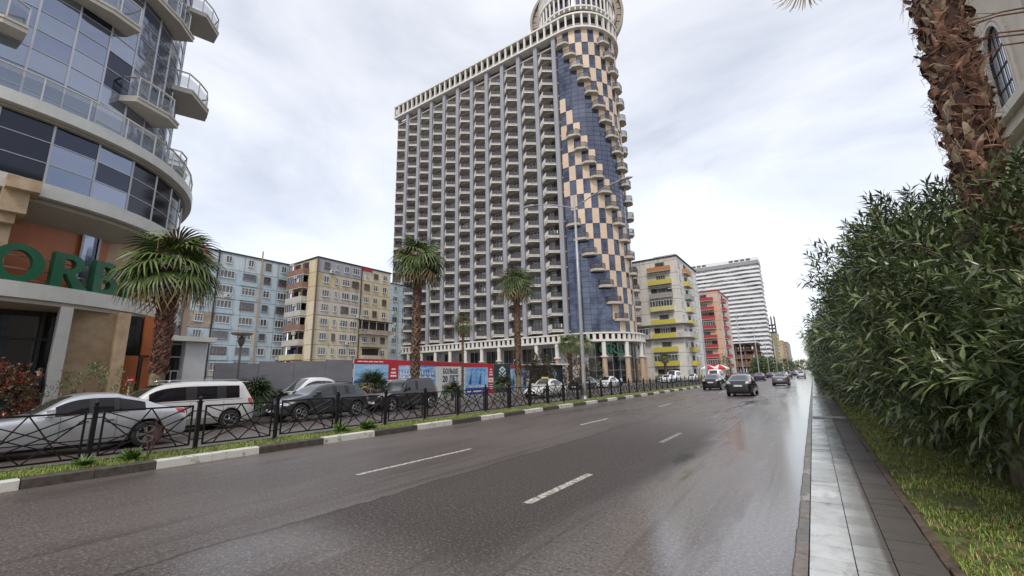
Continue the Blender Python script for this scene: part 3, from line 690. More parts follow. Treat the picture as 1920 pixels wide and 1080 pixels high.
# terrace guard rail
def rail(P, z0, name, parent, hgt=1.05, step=1.5, glassm=rail_glass, n_wires=3):
    R_ = resample(P, step); f, g = MB(), MB()
    for i, a in enumerate(R_):
        f.bar((*a, z0), (*a, z0+hgt), .05, .05, up=(1, 0, 0))
        if i < len(R_)-1:
            c = R_[i+1]; f.bar((*a, z0+hgt), (*c, z0+hgt), .06, .05)
            for k in range(n_wires): f.bar((*a, z0+hgt-.07*(k+1)), (*c, z0+hgt-.07*(k+1)), .018, .018)
            g.add([(*a, z0+.08), (*c, z0+.08), (*c, z0+hgt-.28), (*a, z0+hgt-.28)], [(0, 1, 2, 3)])
    r_ = f.build(name, steel, parent, world=True); g.build('rail_glass', glassm, r_, world=True); return r_
rail(smooth_path(inner(.12), .5), 12.95, 'terrace_rail', CB)
# jutting balconies
bslab = mat('balcony_slab', (.52, .48, .41), .6, var=.12)
def jut(yc, z, wid=3.4, out=1.9, rz=None, lean=.5, at=None):
    P = smooth_path(inner(1.45), .3)
    if at is None:
        i = min(range(1, len(P)-1), key=lambda j: abs(P[j][1]-yc)+(100 if P[j][0] < -33 else 0))
    else: i = at
    p = Vector(P[i]); tg = (Vector(P[min(i+2, len(P)-1)])-Vector(P[i-2])).normalized(); nrm = Vector((tg.y, -tg.x))
    c = [p-tg*wid/2-nrm*.4, p-tg*wid/2+nrm*out*(1-lean), p+tg*wid*.1+nrm*out, p+tg*wid/2+nrm*(out*.92), p+tg*wid/2-nrm*.4]
    m = MB(); m.prism([tuple(v) for v in c], z-.32, z-.12); 
    sl_ = [tuple(v+nrm*.05) for v in c]; m.prism(sl_, z-.118, z)
    bo = m.build('balcony', bslab, CB, world=True)
    inn = [tuple(v+(Vector((p.x, p.y))-v)*.03) for v in c]; rail(inn, z, 'balcony_rail', bo, 1.05, .95, rail_glass, 1); return bo
for yc, z, w_, o_ in ((5.6, 15.85, 2.4, 1.2), (8.0, 19.35, 3.0, 1.6), (9.5, 15.4, 1.8, 1.1), (3.2, 19.35, 3.0, .8), (5.9, 22.15, 3.6, .8), (8.3, 26.0, 2.4, 1.6), (.3, 16.2, 1.7, .8), (-3.5, 22.3, 3, 1), (1, 26, 3, 1), (-7, 19, 3, 1)):
    jut(yc, z, w_, o_)
gbox('roof_core', -50, -26.6, -15, 9, 33.9, 34.6, fascia)
# ---- green letters standing on the entrance fascia
green = mat('green_letter', (.010, .11, .05), .4, var=.25, scale=2); 
SG = thing('letter_sign', 'big green block letters O R B I standing on the pale entrance fascia', 'sign', (-24.2, 1.5, 5.55))
def glyph(outer, holes, dep=.28):
    cu = bpy.data.curves.new('g', 'CURVE'); cu.dimensions = '2D'; cu.fill_mode = 'BOTH'; cu.extrude = dep/2
    for poly in [outer]+holes:
        sp = cu.splines.new('POLY'); sp.points.add(len(poly)-1); sp.use_cyclic_u = True
        for p_, q_ in zip(sp.points, poly): p_.co = (*q_, 0, 1)
    o = bpy.data.objects.new('g', cu); COL.objects.link(o); bpy.context.view_layer.update()
    me = bpy.data.meshes.new_from_object(o.evaluated_get(bpy.context.evaluated_depsgraph_get()))
    V = [(v.co.x, -v.co.z, v.co.y) for v in me.vertices]; F = [tuple(p.vertices) for p in me.polygons]; bpy.data.objects.remove(o); bpy.data.meshes.remove(me); return V, F
def arc(cx, cy, rx, ry, a0, a1, n=14): return [(cx+rx*math.cos(R(a0+(a1-a0)*k/n)), cy+ry*math.sin(R(a0+(a1-a0)*k/n))) for k in range(n+1)]
HL = 1.42
GL = {'O': (arc(.72, .71, .74, .73, 0, 348, 30), [arc(.72, .71, .40, .50, 0, 348, 30)]),
      'R': ([(0, 0), (0, HL), (.55, HL)]+arc(.58, 1.02, .42, .40, 85, -70, 12)+[(.72, .60), (1.25, .0), (1.15, -.06), (.80, -.04), (.42, .58), (.34, .58), (.34, 0)], [[(.34, .80), (.34, 1.20)]+arc(.55, 1.0, .16, .20, 85, -85, 8)]),
      'B': ([(0, 0), (0, HL), (.5, HL)]+arc(.55, 1.07, .36, .35, 85, -60, 10)+arc(.60, .40, .44, .40, 60, -88, 12), [[(.33, .84), (.33, 1.20)]+arc(.50, 1.02, .15, .18, 85, -85, 8), [(.33, .20), (.33, .62)]+arc(.53, .41, .19, .21, 85, -85, 8)]),
      'I': ([(0, 0), (0, HL), (.36, HL), (.36, 0)], [])}
PS = smooth_path(inner(.15), .1)
def at_y(P, y): return min(range(len(P)), key=lambda j: abs(P[j][1]-y)+(100 if P[j][0] < -33 else 0))
for ch, y in (('O', 1.62), ('R', 3.22), ('B', 4.55), ('I', 5.7)):
    i = at_y(PS, y); p = PS[i]; wdt = {'O': 1.46, 'R': 1.2, 'B': 1.05, 'I': .36}[ch]; j = at_y(PS, y+wdt*.9); tg = (Vector(PS[j])-Vector(p)).normalized()
    V, F = glyph(*GL[ch]); nd = Vector((tg.y, -tg.x)); m = MB()
    m.add([(p[0]+tg.x*v[0]+nd.x*-v[1], p[1]+tg.y*v[0]+nd.y*-v[1], 5.57+v[2]) for v in V], F); m.build('letter', green, SG, world=True)
m = MB()
for z in (5.75, 6.15, 6.62):
    Pq = [p for p in smooth_path(inner(.45), .4) if -1 < p[1] < 7.2 and p[0] > -28]
    for a, c in zip(Pq[:-1], Pq[1:]): m.bar((*a, z), (*c, z), .035, .035)
m.build('support_rail', steel, SG, world=True)
# ---- white annex
AX = thing('annex', 'small pale annex with a glass door between the curved building and the hoarding', 'annex', (-27, 8.6, 0))
def abox(n_, *a, m=lgrey): q = MB(); q.box(*a); return q.build(n_, m, AX, world=True)
pale = mat('pale_render', (.60, .60, .60), .6, var=.08)
abox('wall', -30, -26.0, 8.62, 9.55, 0, 3.75, m=pale); abox('wall', -30, -26.6, 7.0, 8.0, 0, 3.75, m=pale)
abox('roof', -31, -25.7, 7.0, 9.85, 3.76, 4.0, m=fascia); dr = abox('door', -26.75, -26.6, 8.0, 8.62, .1, 3.7, m=dgl)
q = MB()
for yy in (8.02, 8.30, 8.60): q.box(-26.6, -26.52, yy-.025, yy+.025, .1, 2.3)
for zz in (.12, .45, 2.3, 3.0, 3.65): q.box(-26.6, -26.53, 8.0, 8.62, zz-.03, zz+.03)
q.build('door_frame', wframe, dr, world=True)
q = MB()
for (yy, wd_) in ((7.75, .28), (9.1, .26)): q.box(-28.3, -28, yy-wd_/2, yy+wd_/2, 4.0, 9.0)
q.build('column', mat('pinkish_column', (.45, .33, .26), .7), AX, world=True)

# ---- the big tower
TW = thing('hotel_tower', 'tall grey balconied tower with cream and blue checkered round corner and crown', 'tower', (-65, 90, 0))
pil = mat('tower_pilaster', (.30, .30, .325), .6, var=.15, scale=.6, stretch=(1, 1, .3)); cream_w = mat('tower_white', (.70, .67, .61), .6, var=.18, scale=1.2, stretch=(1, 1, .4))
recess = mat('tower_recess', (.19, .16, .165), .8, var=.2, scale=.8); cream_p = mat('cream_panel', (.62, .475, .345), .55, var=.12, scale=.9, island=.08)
bluegl = mat('blue_glass', (.135, .148, .195), .08, metal=.7, var=.35, scale=.25); cwg = mat('corner_window_glass', (.05, .055, .085), .08, metal=.6, col2=(.10, .12, .17), scale=.35, lo=.45, hi=.6); drail = mat('dark_rail', (.10, .085, .085), .35, alpha=.62)
slabm_ = mat('tower_slab', (.46, .42, .36), .65, var=.2, scale=1.0)
def tb(n_, *a, m=pil, par=None): q = MB(); q.box(*a); return q.build(n_, m, par or TW, world=True)
FH = 3.366; Z0 = 10.9; NF = 20; ZT = Z0+NF*FH+1.6            # first balcony floor level; top of body about 79.8
CXc, CYc, RB = -38.3, 87.3, 9.0
XL, XR, YF = -94.8, -39.3, 78.3
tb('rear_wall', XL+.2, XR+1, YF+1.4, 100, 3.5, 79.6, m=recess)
tb('side_wall', XL, XL+.35, YF+.2, 100, 9.8, 79.7, m=pil)
pitch = 4.98; xs0 = -90.0
m = MB()
for k in range(11):
    x = xs0+k*pitch; m = MB(); m.box(x-.50, x+.50, YF-.42, YF+1.5, 9.9, 79.62); 
    m.build('pilaster', pil, TW, world=True)
# windows and balconies
def door_mesh(var):
    cur = var == 2; var = bool(var)
    m = MB(); w_ = 2.5 if var else 1.9; x0 = -w_/2; m.box(x0, -x0, 0, .04, .1, 2.75, 1)
    for x in (x0, -.02 if not var else -.4, -x0-.09, .5 if var else 0): m.box(x, x+.09, -.06, -.001, .1, 2.75)
    for z in (.1, 2.0, 2.68): m.box(x0, -x0, -.055, -.002, z, z+.08)
    return mesh_of(m, 'window', [wframe if var else mat('dull_frame', (.42, .38, .36), .5), mat('curtained_glass', (.34, .33, .32), .3, var=.5, scale=.7) if cur else wglass])
dm = [door_mesh(0), door_mesh(1), door_mesh(2)]
def balc_mesh():
    """triangular balcony: x from left pilaster 0 .. 3.7 to the right one, protrudes to -y; solid left cheek, railed right flank"""
    m = MB(); W_ = 3.94; ax, ay = 1.85, -1.75
    pl = [(0, 0), (0, -.1), (ax, ay), (W_, -.15), (W_, 0)]
    m.prism(pl[::-1] if False else pl, -.22, 0, 0)
    for (p, q) in (((0, -.1), (ax, ay)),):
        d = Vector((q[0]-p[0], q[1]-p[1])).normalized(); nn = Vector((-d.y, d.x))*.14
        m.prism([p, q, (q[0]+nn.x, q[1]+nn.y), (p[0]+nn.x, p[1]+nn.y)], -.45, 1.12, 1)
    d = Vector((W_-ax, -.15-ay)).normalized(); nn = Vector((-d.y, d.x))*.1
    m.prism([(ax, ay), (W_, -.15), (W_+nn.x, -.15+nn.y), (ax+nn.x, ay+nn.y)], -.42, .1, 1)
    r = MB(); a, c = Vector((ax+.05, ay+.06)), Vector((W_, -.1)); n = 9
    for k in range(n+1):
        p = a.lerp(c, k/n); r.box(p.x-.02, p.x+.02, p.y-.02, p.y+.02, .1, 1.1)
    r.bar((a.x, a.y, 1.1), (c.x, c.y, 1.1), .07, .06); r.bar((a.x, a.y, .6), (c.x, c.y, .6), .03, .03)
    r.add([(a.x, a.y, .12), (c.x, c.y, .12), (c.x, c.y, 1.05), (a.x, a.y, 1.05)], [(0, 1, 2, 3)], 1)
    return mesh_of(m, 'balcony', [slabm_, cream_w]), mesh_of(r, 'railing', [iron, drail])
bm2, rm2 = balc_mesh(); bal, win = [], []
for k in range(-1, 10):
    x0 = xs0+k*pitch+.52
    if k == -1: x0 = XL+.35
    for j in range(NF):
        z = Z0+j*FH
        bal.append(('balcony', bm2, (x0, YF+.1, z), 0, [('railing', rm2)]))
        win.append(('window', dm[random.choice((0, 0, 1, 1, 2))], (x0+1.9+random.uniform(-.1, .2), YF+1.36, z-.05), 0, []))
parts_many(TW, bal, 100); parts_many(TW, win, 100)
for k in range(46):
    kk_, jj_ = random.randint(-1, 9), random.randint(0, NF-1); x_ = (XL+.35 if kk_ < 0 else xs0+kk_*pitch+.52)+random.choice((.6, 3.2)); q = MB(); q.box(-.42, .42, -.34, 0, 0, .6); q.box(-.3, .1, -.36, -.345, .1, .5, 1); link('air_conditioner', mesh_of(q, 'air_conditioner', [mat('ac_white', (.6, .6, .58), .5), mat('ac_dark', (.06, .06, .06), .6)]) if k == 0 else acme, TW, Vector((x_, YF+1.38, Z0+jj_*FH+random.uniform(.1, 2.0)))-wloc(TW)); acme = bpy.data.meshes['air_conditioner']
for k in range(26):
    kk_, jj_ = random.randint(-1, 9), random.randint(0, NF-1); x_ = (XL+.35 if kk_ < 0 else xs0+kk_*pitch+.52); q = MB(); y0_ = YF-1.0; n__ = random.randint(1, 3)
    for i in range(n__): q.box(x_+2.2+i*.5, x_+2.6+i*.5, y0_+i*.28, y0_+i*.28+.03, Z0+jj_*FH+.5, Z0+jj_*FH+1.2)
    q.build('laundry', mat('tower_cloth_%d' % (k % 4), [(.6, .6, .62), (.4, .12, .1), (.12, .18, .35), (.5, .42, .3)][k % 4], .8), TW, world=True)
m = MB()
for j in range(NF+1): m.box(XL+.3, XR+.4, YF+.15, YF+1.39, Z0+j*FH-.5, Z0+j*FH-.23)
m.build('floor_slabs', slabm_, TW, world=True)
# attic colonnade, straight part and round part
def arcpt(r, s_, c=(CXc, CYc)): a = -PI/2+s_; return (c[0]+r*math.cos(a), c[1]+r*math.sin(a))
def ringpath(r, a1=PI*1.05, n=40): return [(XL-.6, CYc-r)]+[arcpt(r, a1*k/n) for k in range(n+1)]
def colonnade(r, z0, z1, step, name, nring, dark=True, cw=.55, th=.6, cornice=.45, back=1.3):
    P = ringpath(r); q = MB(); q.strip(P, z0, z0+cornice, 2.2); q.build(name+'_sill', cream_w, TW, world=True)
    q = MB(); q.strip(P, z1-cornice, z1, 2.4); q.build(name+'_cornice', cream_w, TW, world=True)
    q = MB()
    for a, c in zip(*(lambda L: (L, L[1:]+[L[-1]]))(resample(P, step))):
        d = (Vector(c)-Vector(a)); 
        if d.length < .1: continue
        d.normalize(); n_ = Vector((-d.y, d.x)); p0 = Vector(a)+n_*.12; q.prism([tuple(p0-d*cw/2), tuple(p0+d*cw/2), tuple(p0+d*cw/2+n_*th), tuple(p0-d*cw/2+n_*th)], z0+cornice-.01, z1-cornice+.01)
    q.build(name+'_posts', cream_w, TW, world=True)['kind'] = 'stuff'
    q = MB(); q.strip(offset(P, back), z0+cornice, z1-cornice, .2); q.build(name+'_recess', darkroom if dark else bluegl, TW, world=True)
    q = MB(); q.strip(offset(P, .5), z0+cornice, z0+cornice+1.0, .06); q.build(name+'_parapet', mat('attic_parapet', (.22, .19, .19), .6), TW, world=True)
colonnade(9.95, 79.75, 83.9, 1.9, 'attic', 40, cw=.42)
# podium balustrade and podium
def podium():
    r = 10.7; P = ringpath(r); q = MB(); q.strip(P, 8.05, 8.45, 3.0); q.build('podium_sill', cream_w, TW, world=True)
    q = MB(); q.strip(P, 9.55, 9.85, 1.6); q.build('podium_cornice', cream_w, TW, world=True)
    q = MB()
    for a, c in zip(*(lambda L: (L, L[1:]+[L[-1]]))(resample(P, 1.25))):
        d = Vector(c)-Vector(a)
        if d.length < .1: continue
        d.normalize(); n_ = Vector((-d.y, d.x)); p0 = Vector(a)+n_*.1; q.prism([tuple(p0), tuple(p0+d*.62), tuple(p0+d*.62+n_*.3), tuple(p0+n_*.3)], 8.44, 9.56)
    q.build('podium_balusters', cream_w, TW, world=True)['kind'] = 'stuff'
    q = MB(); q.strip(offset(P, .8), 8.45, 9.55, .2); q.build('podium_recess', darkroom, TW, world=True)
    for a in resample(offset(P, .5), 4.85):
        q = MB(); q.tube([(*a, 0), (*a, 4.95)], [.52, .47], 14, 0); q.lathe([(.5, 4.9), (.75, 5.05), (.75, 5.25), (.5, 5.3)], 14, (*a, 0), 1); q.tube([(*a, 5.3), (*a, 8.06)], .42, 14, 1); q.build('column', [travertine_c, cream_w], TW, world=True)
travertine_c = mat('column_stone', (.50, .36, .24), .5, var=.25, scale=2); podium()
P = offset(ringpath(10.7), 2.6); PG = [p for p in P if p[0] > -44]
q = MB(); q.strip([p for p in P if p[0] <= -36], 0.0, 8.05, .2); q.build('podium_wall', lgrey, TW, world=True)
R2_ = resample(smooth_path(PG, .5), 1.7); g, f = MB(), MB()
for a, c in zip(R2_[:-1], R2_[1:]):
    for z0_, z1_ in ((0, 2.6), (2.6, 5.2), (5.2, 8.05)): g.add([(*a, z0_), (*c, z0_), (*c, z1_), (*a, z1_)], [(0, 1, 2, 3)]); f.bar((*a, z1_-.04), (*c, z1_-.04), .07)
    f.bar((*a, 0), (*a, 8), .07, .07, up=(1, 0, 0))
gg = g.build('lobby_glass', dgl, TW, world=True); f.build('lobby_bars', mull, gg, world=True)
for k in range(10):
    x = -91+k*4.9; w_ = tb('shop_window', x, x+3.9, 79.1, 79.2, 3.2 if k > 7 else .3, 7.4, m=dgl); q = MB()
    for i in range(4): q.box(x+i*1.28, x+i*1.28+.06, 79.03, 79.1, 3.2 if k > 7 else .3, 7.4)
    q.box(x, x+3.9, 79.04, 79.1, 4.6, 4.66); q.build('window_bars', mull, w_, world=True)
# round corner: checkerboard of cream panels and windows, blue curtain glass in stepped bands
cell = 1.45; NC = 19
def corner_pt(i, r=RB):
    s_ = (i*cell)-1.0
    return (CXc-1.0+i*cell*1.0-0.0 if s_ < 0 else 0, CYc-r) if s_ < 0 else arcpt(r, s_/RB)
crm, glz, fr, gdk = MB(), MB(), MB(), MB(); wins = []; balcs = []
def kind_of(i, j):
    if i >= j: return 'w' if (i-j) % 2 == 1 else 'c'
    if i > j-5: return 'g'
    if i >= j-(12.5 if j < 19 else 14.5): return 'c' if (j-5-i) % 2 == 0 else 'w'
    return 'g'
def cellquad(a, c, z0_, z1_): return [(*a, z0_), (*c, z0_), (*c, z1_), (*a, z1_)]
for j in range(21):
    zt_ = 79.75-j*FH; zb_ = max(zt_-FH, 9.8)
    for i in range(NC):
        a, c = corner_pt(i), corner_pt(i+1); k_ = kind_of(i, j)
        ao, co = corner_pt(i, RB+.14), corner_pt(i+1, RB+.14)
        d = (Vector(c)-Vector(a)).normalized(); n_ = Vector((d.y, -d.x))
        if k_ == 'c':
            e_ = .02; A, Cc = Vector(ao)+d*e_, Vector(co)-d*e_
            crm.prism([tuple(A), tuple(Cc), tuple(Vector(c)-d*e_-n_*.1), tuple(Vector(a)+d*e_-n_*.1)], zb_+.02, zt_-.02)
        elif k_ == 'g':
            for q_ in range(3): (gdk if (i <= 1 and 2 < j < 9) or (j >= 14 and i != 2) or (i == j-1 and q_ == 0) else glz).add(cellquad(a, c, zb_+(zt_-zb_)*q_/3, zb_+(zt_-zb_)*(q_+1)/3), [(0, 1, 2, 3)])  # dark lower panes partly stand for reflections, set in the glass colour
            for q_ in range(3):
                zz = zb_+(zt_-zb_)*q_/3; fr.bar((a[0]+n_.x*.02, a[1]+n_.y*.02, zz), (c[0]+n_.x*.02, c[1]+n_.y*.02, zz), .05, .06)
            fr.bar((a[0]+n_.x*.02, a[1]+n_.y*.02, zb_), (a[0]+n_.x*.02, a[1]+n_.y*.02, zt_), .06, .05, up=(1, 0, 0))
        else: wins.append((a, c, zb_, zt_, d, n_))
crm.build('cream_cladding', cream_p, TW, world=True); gl_ = glz.build('curtain_glass', bluegl, TW, world=True); gl_['kind'] = 'stuff'; gdk.build('dark_curtain_glass', cwg, TW, world=True)['kind'] = 'stuff'; fr.build('glass_joints', mat('dark_joint', (.03, .035, .06), .4), gl_, world=True)
for a, c, zb_, zt_, d, n_ in wins:
    if c[1] > 98 or zt_-zb_ < 1.5: continue
    m = MB(); m.add(cellquad(a, c, zb_, zt_), [(0, 1, 2, 3)], 1)
    A, C_ = Vector(a)+n_*.03, Vector(c)+n_*.03; t_ = .07
    for z_ in (zb_+.05, zb_+(zt_-zb_)*.38, zt_-.05): m.bar((*A, z_), (*C_, z_), .06, t_, 0)
    for p_ in (A+d*.05, C_-d*.05): m.bar((*p_, zb_), (*p_, zt_), t_, .06, 0, up=(1, 0, 0))
    m.build('corner_window', [mat('corner_frame', (.16, .13, .13), .5), cwg], TW, world=True)
def cbal(ic, j):
    """balcony centred on cell position ic at row j"""
    s_ = ic*cell-1.0; a = -PI/2+s_/RB; z = 79.75-(j+1)*FH+.12
    nx_, ny_ = math.cos(a), math.sin(a); tx, ty = -ny_, nx_; c0 = Vector(corner_pt(ic, RB+.1)) if s_ > 0 else Vector((CXc+s_, CYc-RB-.1))
    if s_ <= 0: nx_, ny_, tx, ty = 0, -1, 1, 0
    N, T = Vector((nx_, ny_)), Vector((tx, ty)); hw = 1.55
    pl = [c0-T*hw-N*.3, c0-T*hw+N*.55, c0-T*.9+N*1.25, c0+T*.9+N*1.25, c0+T*hw+N*.55, c0+T*hw-N*.3]
    m = MB(); m.prism([tuple(v) for v in pl], z-.45, z+.02); bo = m.build('corner_balcony', slabm_, TW, world=True)
    f = MB()
    for p_, q_ in zip(pl[:-1], pl[1:]):
        p2, q2 = c0+(p_-c0)*.95, c0+(q_-c0)*.95; f.bar((*p2, z+1.08), (*q2, z+1.08), .06); n__ = max(2, round((q2-p2).length/.28))
        for k in range(n__+1): v = p2.lerp(q2, k/n__); f.bar((*v, z), (*v, z+1.08), .03, .03, up=(1, 0, 0))
        f.add([(*p2, z+.02), (*q2, z+.02), (*q2, z+1.04), (*p2, z+1.04)], [(0, 1, 2, 3)], 1)
    f.build('railing', [iron, drail], bo, world=True)
for j in range(0, 14): cbal(1.0+j, j)
for j in range(0, 10): cbal(7.6+j*.9, j)
for j in range(7, 20): cbal(j-5.2+.2, j)
for j in range(13, 20): cbal(j-11.7, j)
q = MB(); q.tube([(CXc, CYc, 9.8), (CXc, CYc, 79.8)], RB-.15, 48); q.build('corner_core', darkroom, TW, world=True)
# crown drum
def ring_strip(r0, z0_, z1_, th, m_, name): q = MB(); q.lathe([(r0-th, z0_), (r0, z0_), (r0, z1_), (r0-th, z1_), (r0-th, z0_)], 56, (CXc, CYc, 0)); q.build(name, m_, TW, world=True)
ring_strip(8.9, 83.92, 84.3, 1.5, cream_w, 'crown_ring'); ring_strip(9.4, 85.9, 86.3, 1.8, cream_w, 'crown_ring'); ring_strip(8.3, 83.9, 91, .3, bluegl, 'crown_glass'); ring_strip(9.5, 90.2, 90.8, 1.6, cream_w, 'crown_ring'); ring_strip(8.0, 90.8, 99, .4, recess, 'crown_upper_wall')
q = MB()
for k in range(44):
    a = 2*PI*k/44; x, y = CXc+9.15*math.cos(a), CYc+9.15*math.sin(a); q.tube([(x, y, 85.2), (x, y, 90.3)], .24, 6)
q.build('crown_posts', cream_w, TW, world=True)['kind'] = 'stuff'
q = MB()
for k in range(44):
    a0, a1, a2 = 2*PI*k/44, 2*PI*(k+.5)/44, 2*PI*(k+1)/44
    for (za, zb2) in ((90.8, 92.2), (92.2, 93.6)):
        for (u, v, zA, zB) in ((a0, a1, za, zb2), (a1, a2, zb2, za), (a0, a1, zb2, za), (a1, a2, za, zb2)):
            q.bar((CXc+9.3*math.cos(u), CYc+9.3*math.sin(u), zA), (CXc+9.3*math.cos(v), CYc+9.3*math.sin(v), zB), .2, .28)
q.build('crown_lattice', cream_w, TW, world=True); ring_strip(9.5, 93.6, 94.0, 1, cream_w, 'crown_ring')
# great vertical wheel frame round the crown
wc = Vector((CXc, CYc+.5, 91.5)); fd = Vector((CXc, CYc, 0)).normalized(); sdv = Vector((fd.y, -fd.x, 0)); q = MB(); ro, ri = 11.6, 9.9
def wp(r, a, dd): return wc+sdv*(r*math.cos(a))+Vector((0, 0, r*math.sin(a)))+fd*dd
for k in range(72):
    a0, a1 = 2*PI*k/72, 2*PI*(k+1)/72
    for (r0, r1) in ((ro-.35, ro+.25), (ri-.25, ri+.25)):
        v = [wp(r0, a0, -.9), wp(r1, a0, -.9), wp(r1, a1, -.9), wp(r0, a1, -.9), wp(r0, a0, .9), wp(r1, a0, .9), wp(r1, a1, .9), wp(r0, a1, .9)]
        q.add(v, [(0, 1, 2, 3), (7, 6, 5, 4), (1, 5, 6, 2), (0, 3, 7, 4)])
    if k % 2 == 0: q.bar(wp(ri, a0, 0), wp(ro, a0, 0), .35, 1.6)
q.build('crown_wheel', mat('crown_brown', (.26, .215, .17), .6), TW, world=True)
q = MB(); q.box(-80, -66, 84, 92, 83.9, 87.5); q.build('roof_plant_room', mat('plant_grey', (.48, .48, .46), .6), TW, world=True)
q = MB(); q.box(XL-.3, -38, 80, 100, 83.3, 83.8); q.build('roof', lgrey, TW, world=True)
# green letters on the round corner of the podium
PSg = thing('podium_sign', 'green ORBI letters behind the white columns of the round tower entrance', 'sign', (-32, 78.5, 5.6))
for k, ch in enumerate('ORBI'):
    s_ = .50+k*.215; p = arcpt(9.4, s_); p2 = arcpt(9.4, s_+.1); tg = (Vector(p2)-Vector(p)).normalized(); nd = Vector((tg.y, -tg.x)); V, F = glyph(*GL[ch], dep=.2); m = MB(); sc = 1.3
    m.add([(p[0]+(tg.x*v[0]+nd.x*-v[1])*sc, p[1]+(tg.y*v[0]+nd.y*-v[1])*sc, 5.75+v[2]*sc) for v in V], F); m.build('letter', green, PSg, world=True)

# ================================================================== OTHER BLOCKS
WCACHE = {}
def win_mesh(w_, h, style=0):
    """window in its wall plane: x along wall, -y outward, origin at sill centre"""
    k = (round(w_, 2), round(h, 2), style)
    if k in WCACHE: return WCACHE[k]
    m = MB(); m.box(-w_/2, w_/2, -.03, .02, 0, h, 1); fr_ = .08; d = -.09
    for x in (-w_/2, w_/2-fr_): m.box(x, x+fr_, d, -.031, 0, h)
    for z in (0, h-fr_): m.box(-w_/2+fr_, w_/2-fr_, d+.002, -.032, z, z+fr_)
    nb = 1 if w_ < 1.3 else 2 if w_ < 2 else 3
    if style != 3:
        for i in range(1, nb+1): x = -w_/2+w_*i/(nb+1); m.box(x-.035, x+.035, d+.004, -.033, fr_, h-fr_)
    if style == 2: m.box(-w_/2+fr_, w_/2-fr_, d+.006, -.034, h*.62, h*.62+.06)
    m.box(-w_/2-.08, w_/2+.08, -.16, 0, -.08, -.001, 0)
    fm_ = [wframe, wframe_b, wframe, mat('window_frame_grey', (.3, .3, .3), .6)][style]
    WCACHE[k] = mesh_of(m, 'window', [fm_, wglass]); return WCACHE[k]
acm = None
def ac_mesh():
    global acm
    if acm is None:
        m = MB(); m.box(-.42, .42, -.34, -.04, 0, .56, 0); m.lathe([(0, -.345), (.2, -.345)], 14, (.1, 0, .28), 1, axis='y'); m.box(-.4, -.36, -.3, 0, -.06, 0, 1); m.box(.36, .4, -.3, 0, -.06, 0, 1)
        acm = mesh_of(m, 'air_conditioner', [mat('ac_white', (.6, .6, .58), .5), mat('ac_dark', (.06, .06, .06), .6)])
    return acm
class Wall:
    """vertical wall frame: origin o, direction d along it (unit xy), outward normal = d rotated -90 deg"""
    def __init__(s, par, o, d): s.par = par; s.o = Vector(o); s.d = Vector((d[0], d[1], 0)); s.n = Vector((s.d.y, -s.d.x, 0)); s.rz = math.atan2(s.d.y, s.d.x)
    def p(s, u, z, out=0): return s.o+s.d*u+s.n*out+Vector((0, 0, z))
    def put(s, nm, me, u, z, out=0.0, par=None, rnd=0):
        par = par or s.par; return link(nm, me, par, s.p(u, z, out)-wloc(par), s.rz)
    def box(s, mb, u0, u1, z0, z1, out0, out1, mi=0):
        v = [s.p(u, z, o_) for z in (z0, z1) for (u, o_) in ((u0, out0), (u0, out1), (u1, out1), (u1, out0))]
        mb.add(v, [(0, 1, 2, 3), (7, 6, 5, 4), (0, 4, 5, 1), (1, 5, 6, 2), (2, 6, 7, 3), (3, 7, 4, 0)], mi)
def balcony(wl, u0, u1, z, dep, fm, open_=True, hgt=1.0, glazed=False, top=False, name='balcony', slabm2=None):
    m = MB(); wl.box(m, u0, u1, z-.16, z, 0, dep, 0); 
    bo = m.build(name, slabm2 or slabm_, wl.par, world=True); f = MB(); t_ = .07
    wl.box(f, u0, u1, z+.001, z+hgt, dep-t_, dep+.005); wl.box(f, u0, u0+t_, z+.001, z+hgt, 0, dep-t_); wl.box(f, u1-t_, u1, z+.001, z+hgt, 0, dep-t_)
    f.build('parapet', fm, bo, world=True)
    if glazed:
        g = MB(); wl.box(g, u0+.05, u1-.05, z+hgt, z+2.45, dep-.14, dep-.08, 1); n_ = max(2, int((u1-u0)/.7))
        for k in range(n_+1): uu = u0+.03+(u1-u0-.06)*k/n_; wl.box(g, uu-.035, uu+.035, z+hgt, z+2.5, dep-.07, dep-.02)
        wl.box(g, u0, u1, z+2.45, z+2.55, 0, dep-.01); g.build('balcony_glazing', [wframe, wglass], bo, world=True)
    return bo
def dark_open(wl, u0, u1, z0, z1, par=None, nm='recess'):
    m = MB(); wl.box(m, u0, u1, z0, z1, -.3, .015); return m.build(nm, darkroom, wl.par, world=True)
tar = mat('roof_edge_tar', (.035, .03, .03), .8); redcap = mat('roof_edge_red', (.36, .03, .035), .6)
# --- yellow block
yw = make_panelwall('yellow_panels', (.54, .45, .28), (.62, .55, .42), pw=9.3, fh=2.76); yw2 = make_panelwall('yellow_panels_dim', (.42, .34, .22), (.50, .42, .28), axis='x', stain=(.12, .08, .06))
YB = thing('apartment_block', 'pale yellow panel apartment block with rusty cluttered balconies on its end wall', 'apartment block', (-80, 53, 0))
q = MB(); q.box(-83.6, -75, 44.25, 61.6, 0, 24.75); q.build('wall', yw, YB, world=True)
q = MB(); q.box(-83.9, -74.85, 44.1, 61.75, 24.76, 25.05); rf = q.build('roof', tar, YB, world=True)
q = MB(); q.box(-74.99, -74.8, 54.1, 56.6, 24.2, 24.75); q.build('roof_edge', redcap, YB, world=True)
q = MB(); q.box(-74.99, -74.93, 44.26, 54.0, 22.1, 24.7); q.build('grey_band', mat('painted_grey_band', (.36, .36, .40), .8, var=.15), YB, world=True)
q = MB(); q.box(-74.99, -74.94, 44.26, 54.0, 13.9, 19.3); q.build('pinkish_band', make_panelwall('pinkish_panels', (.50, .44, .38), (.56, .50, .42)), YB, world=True)
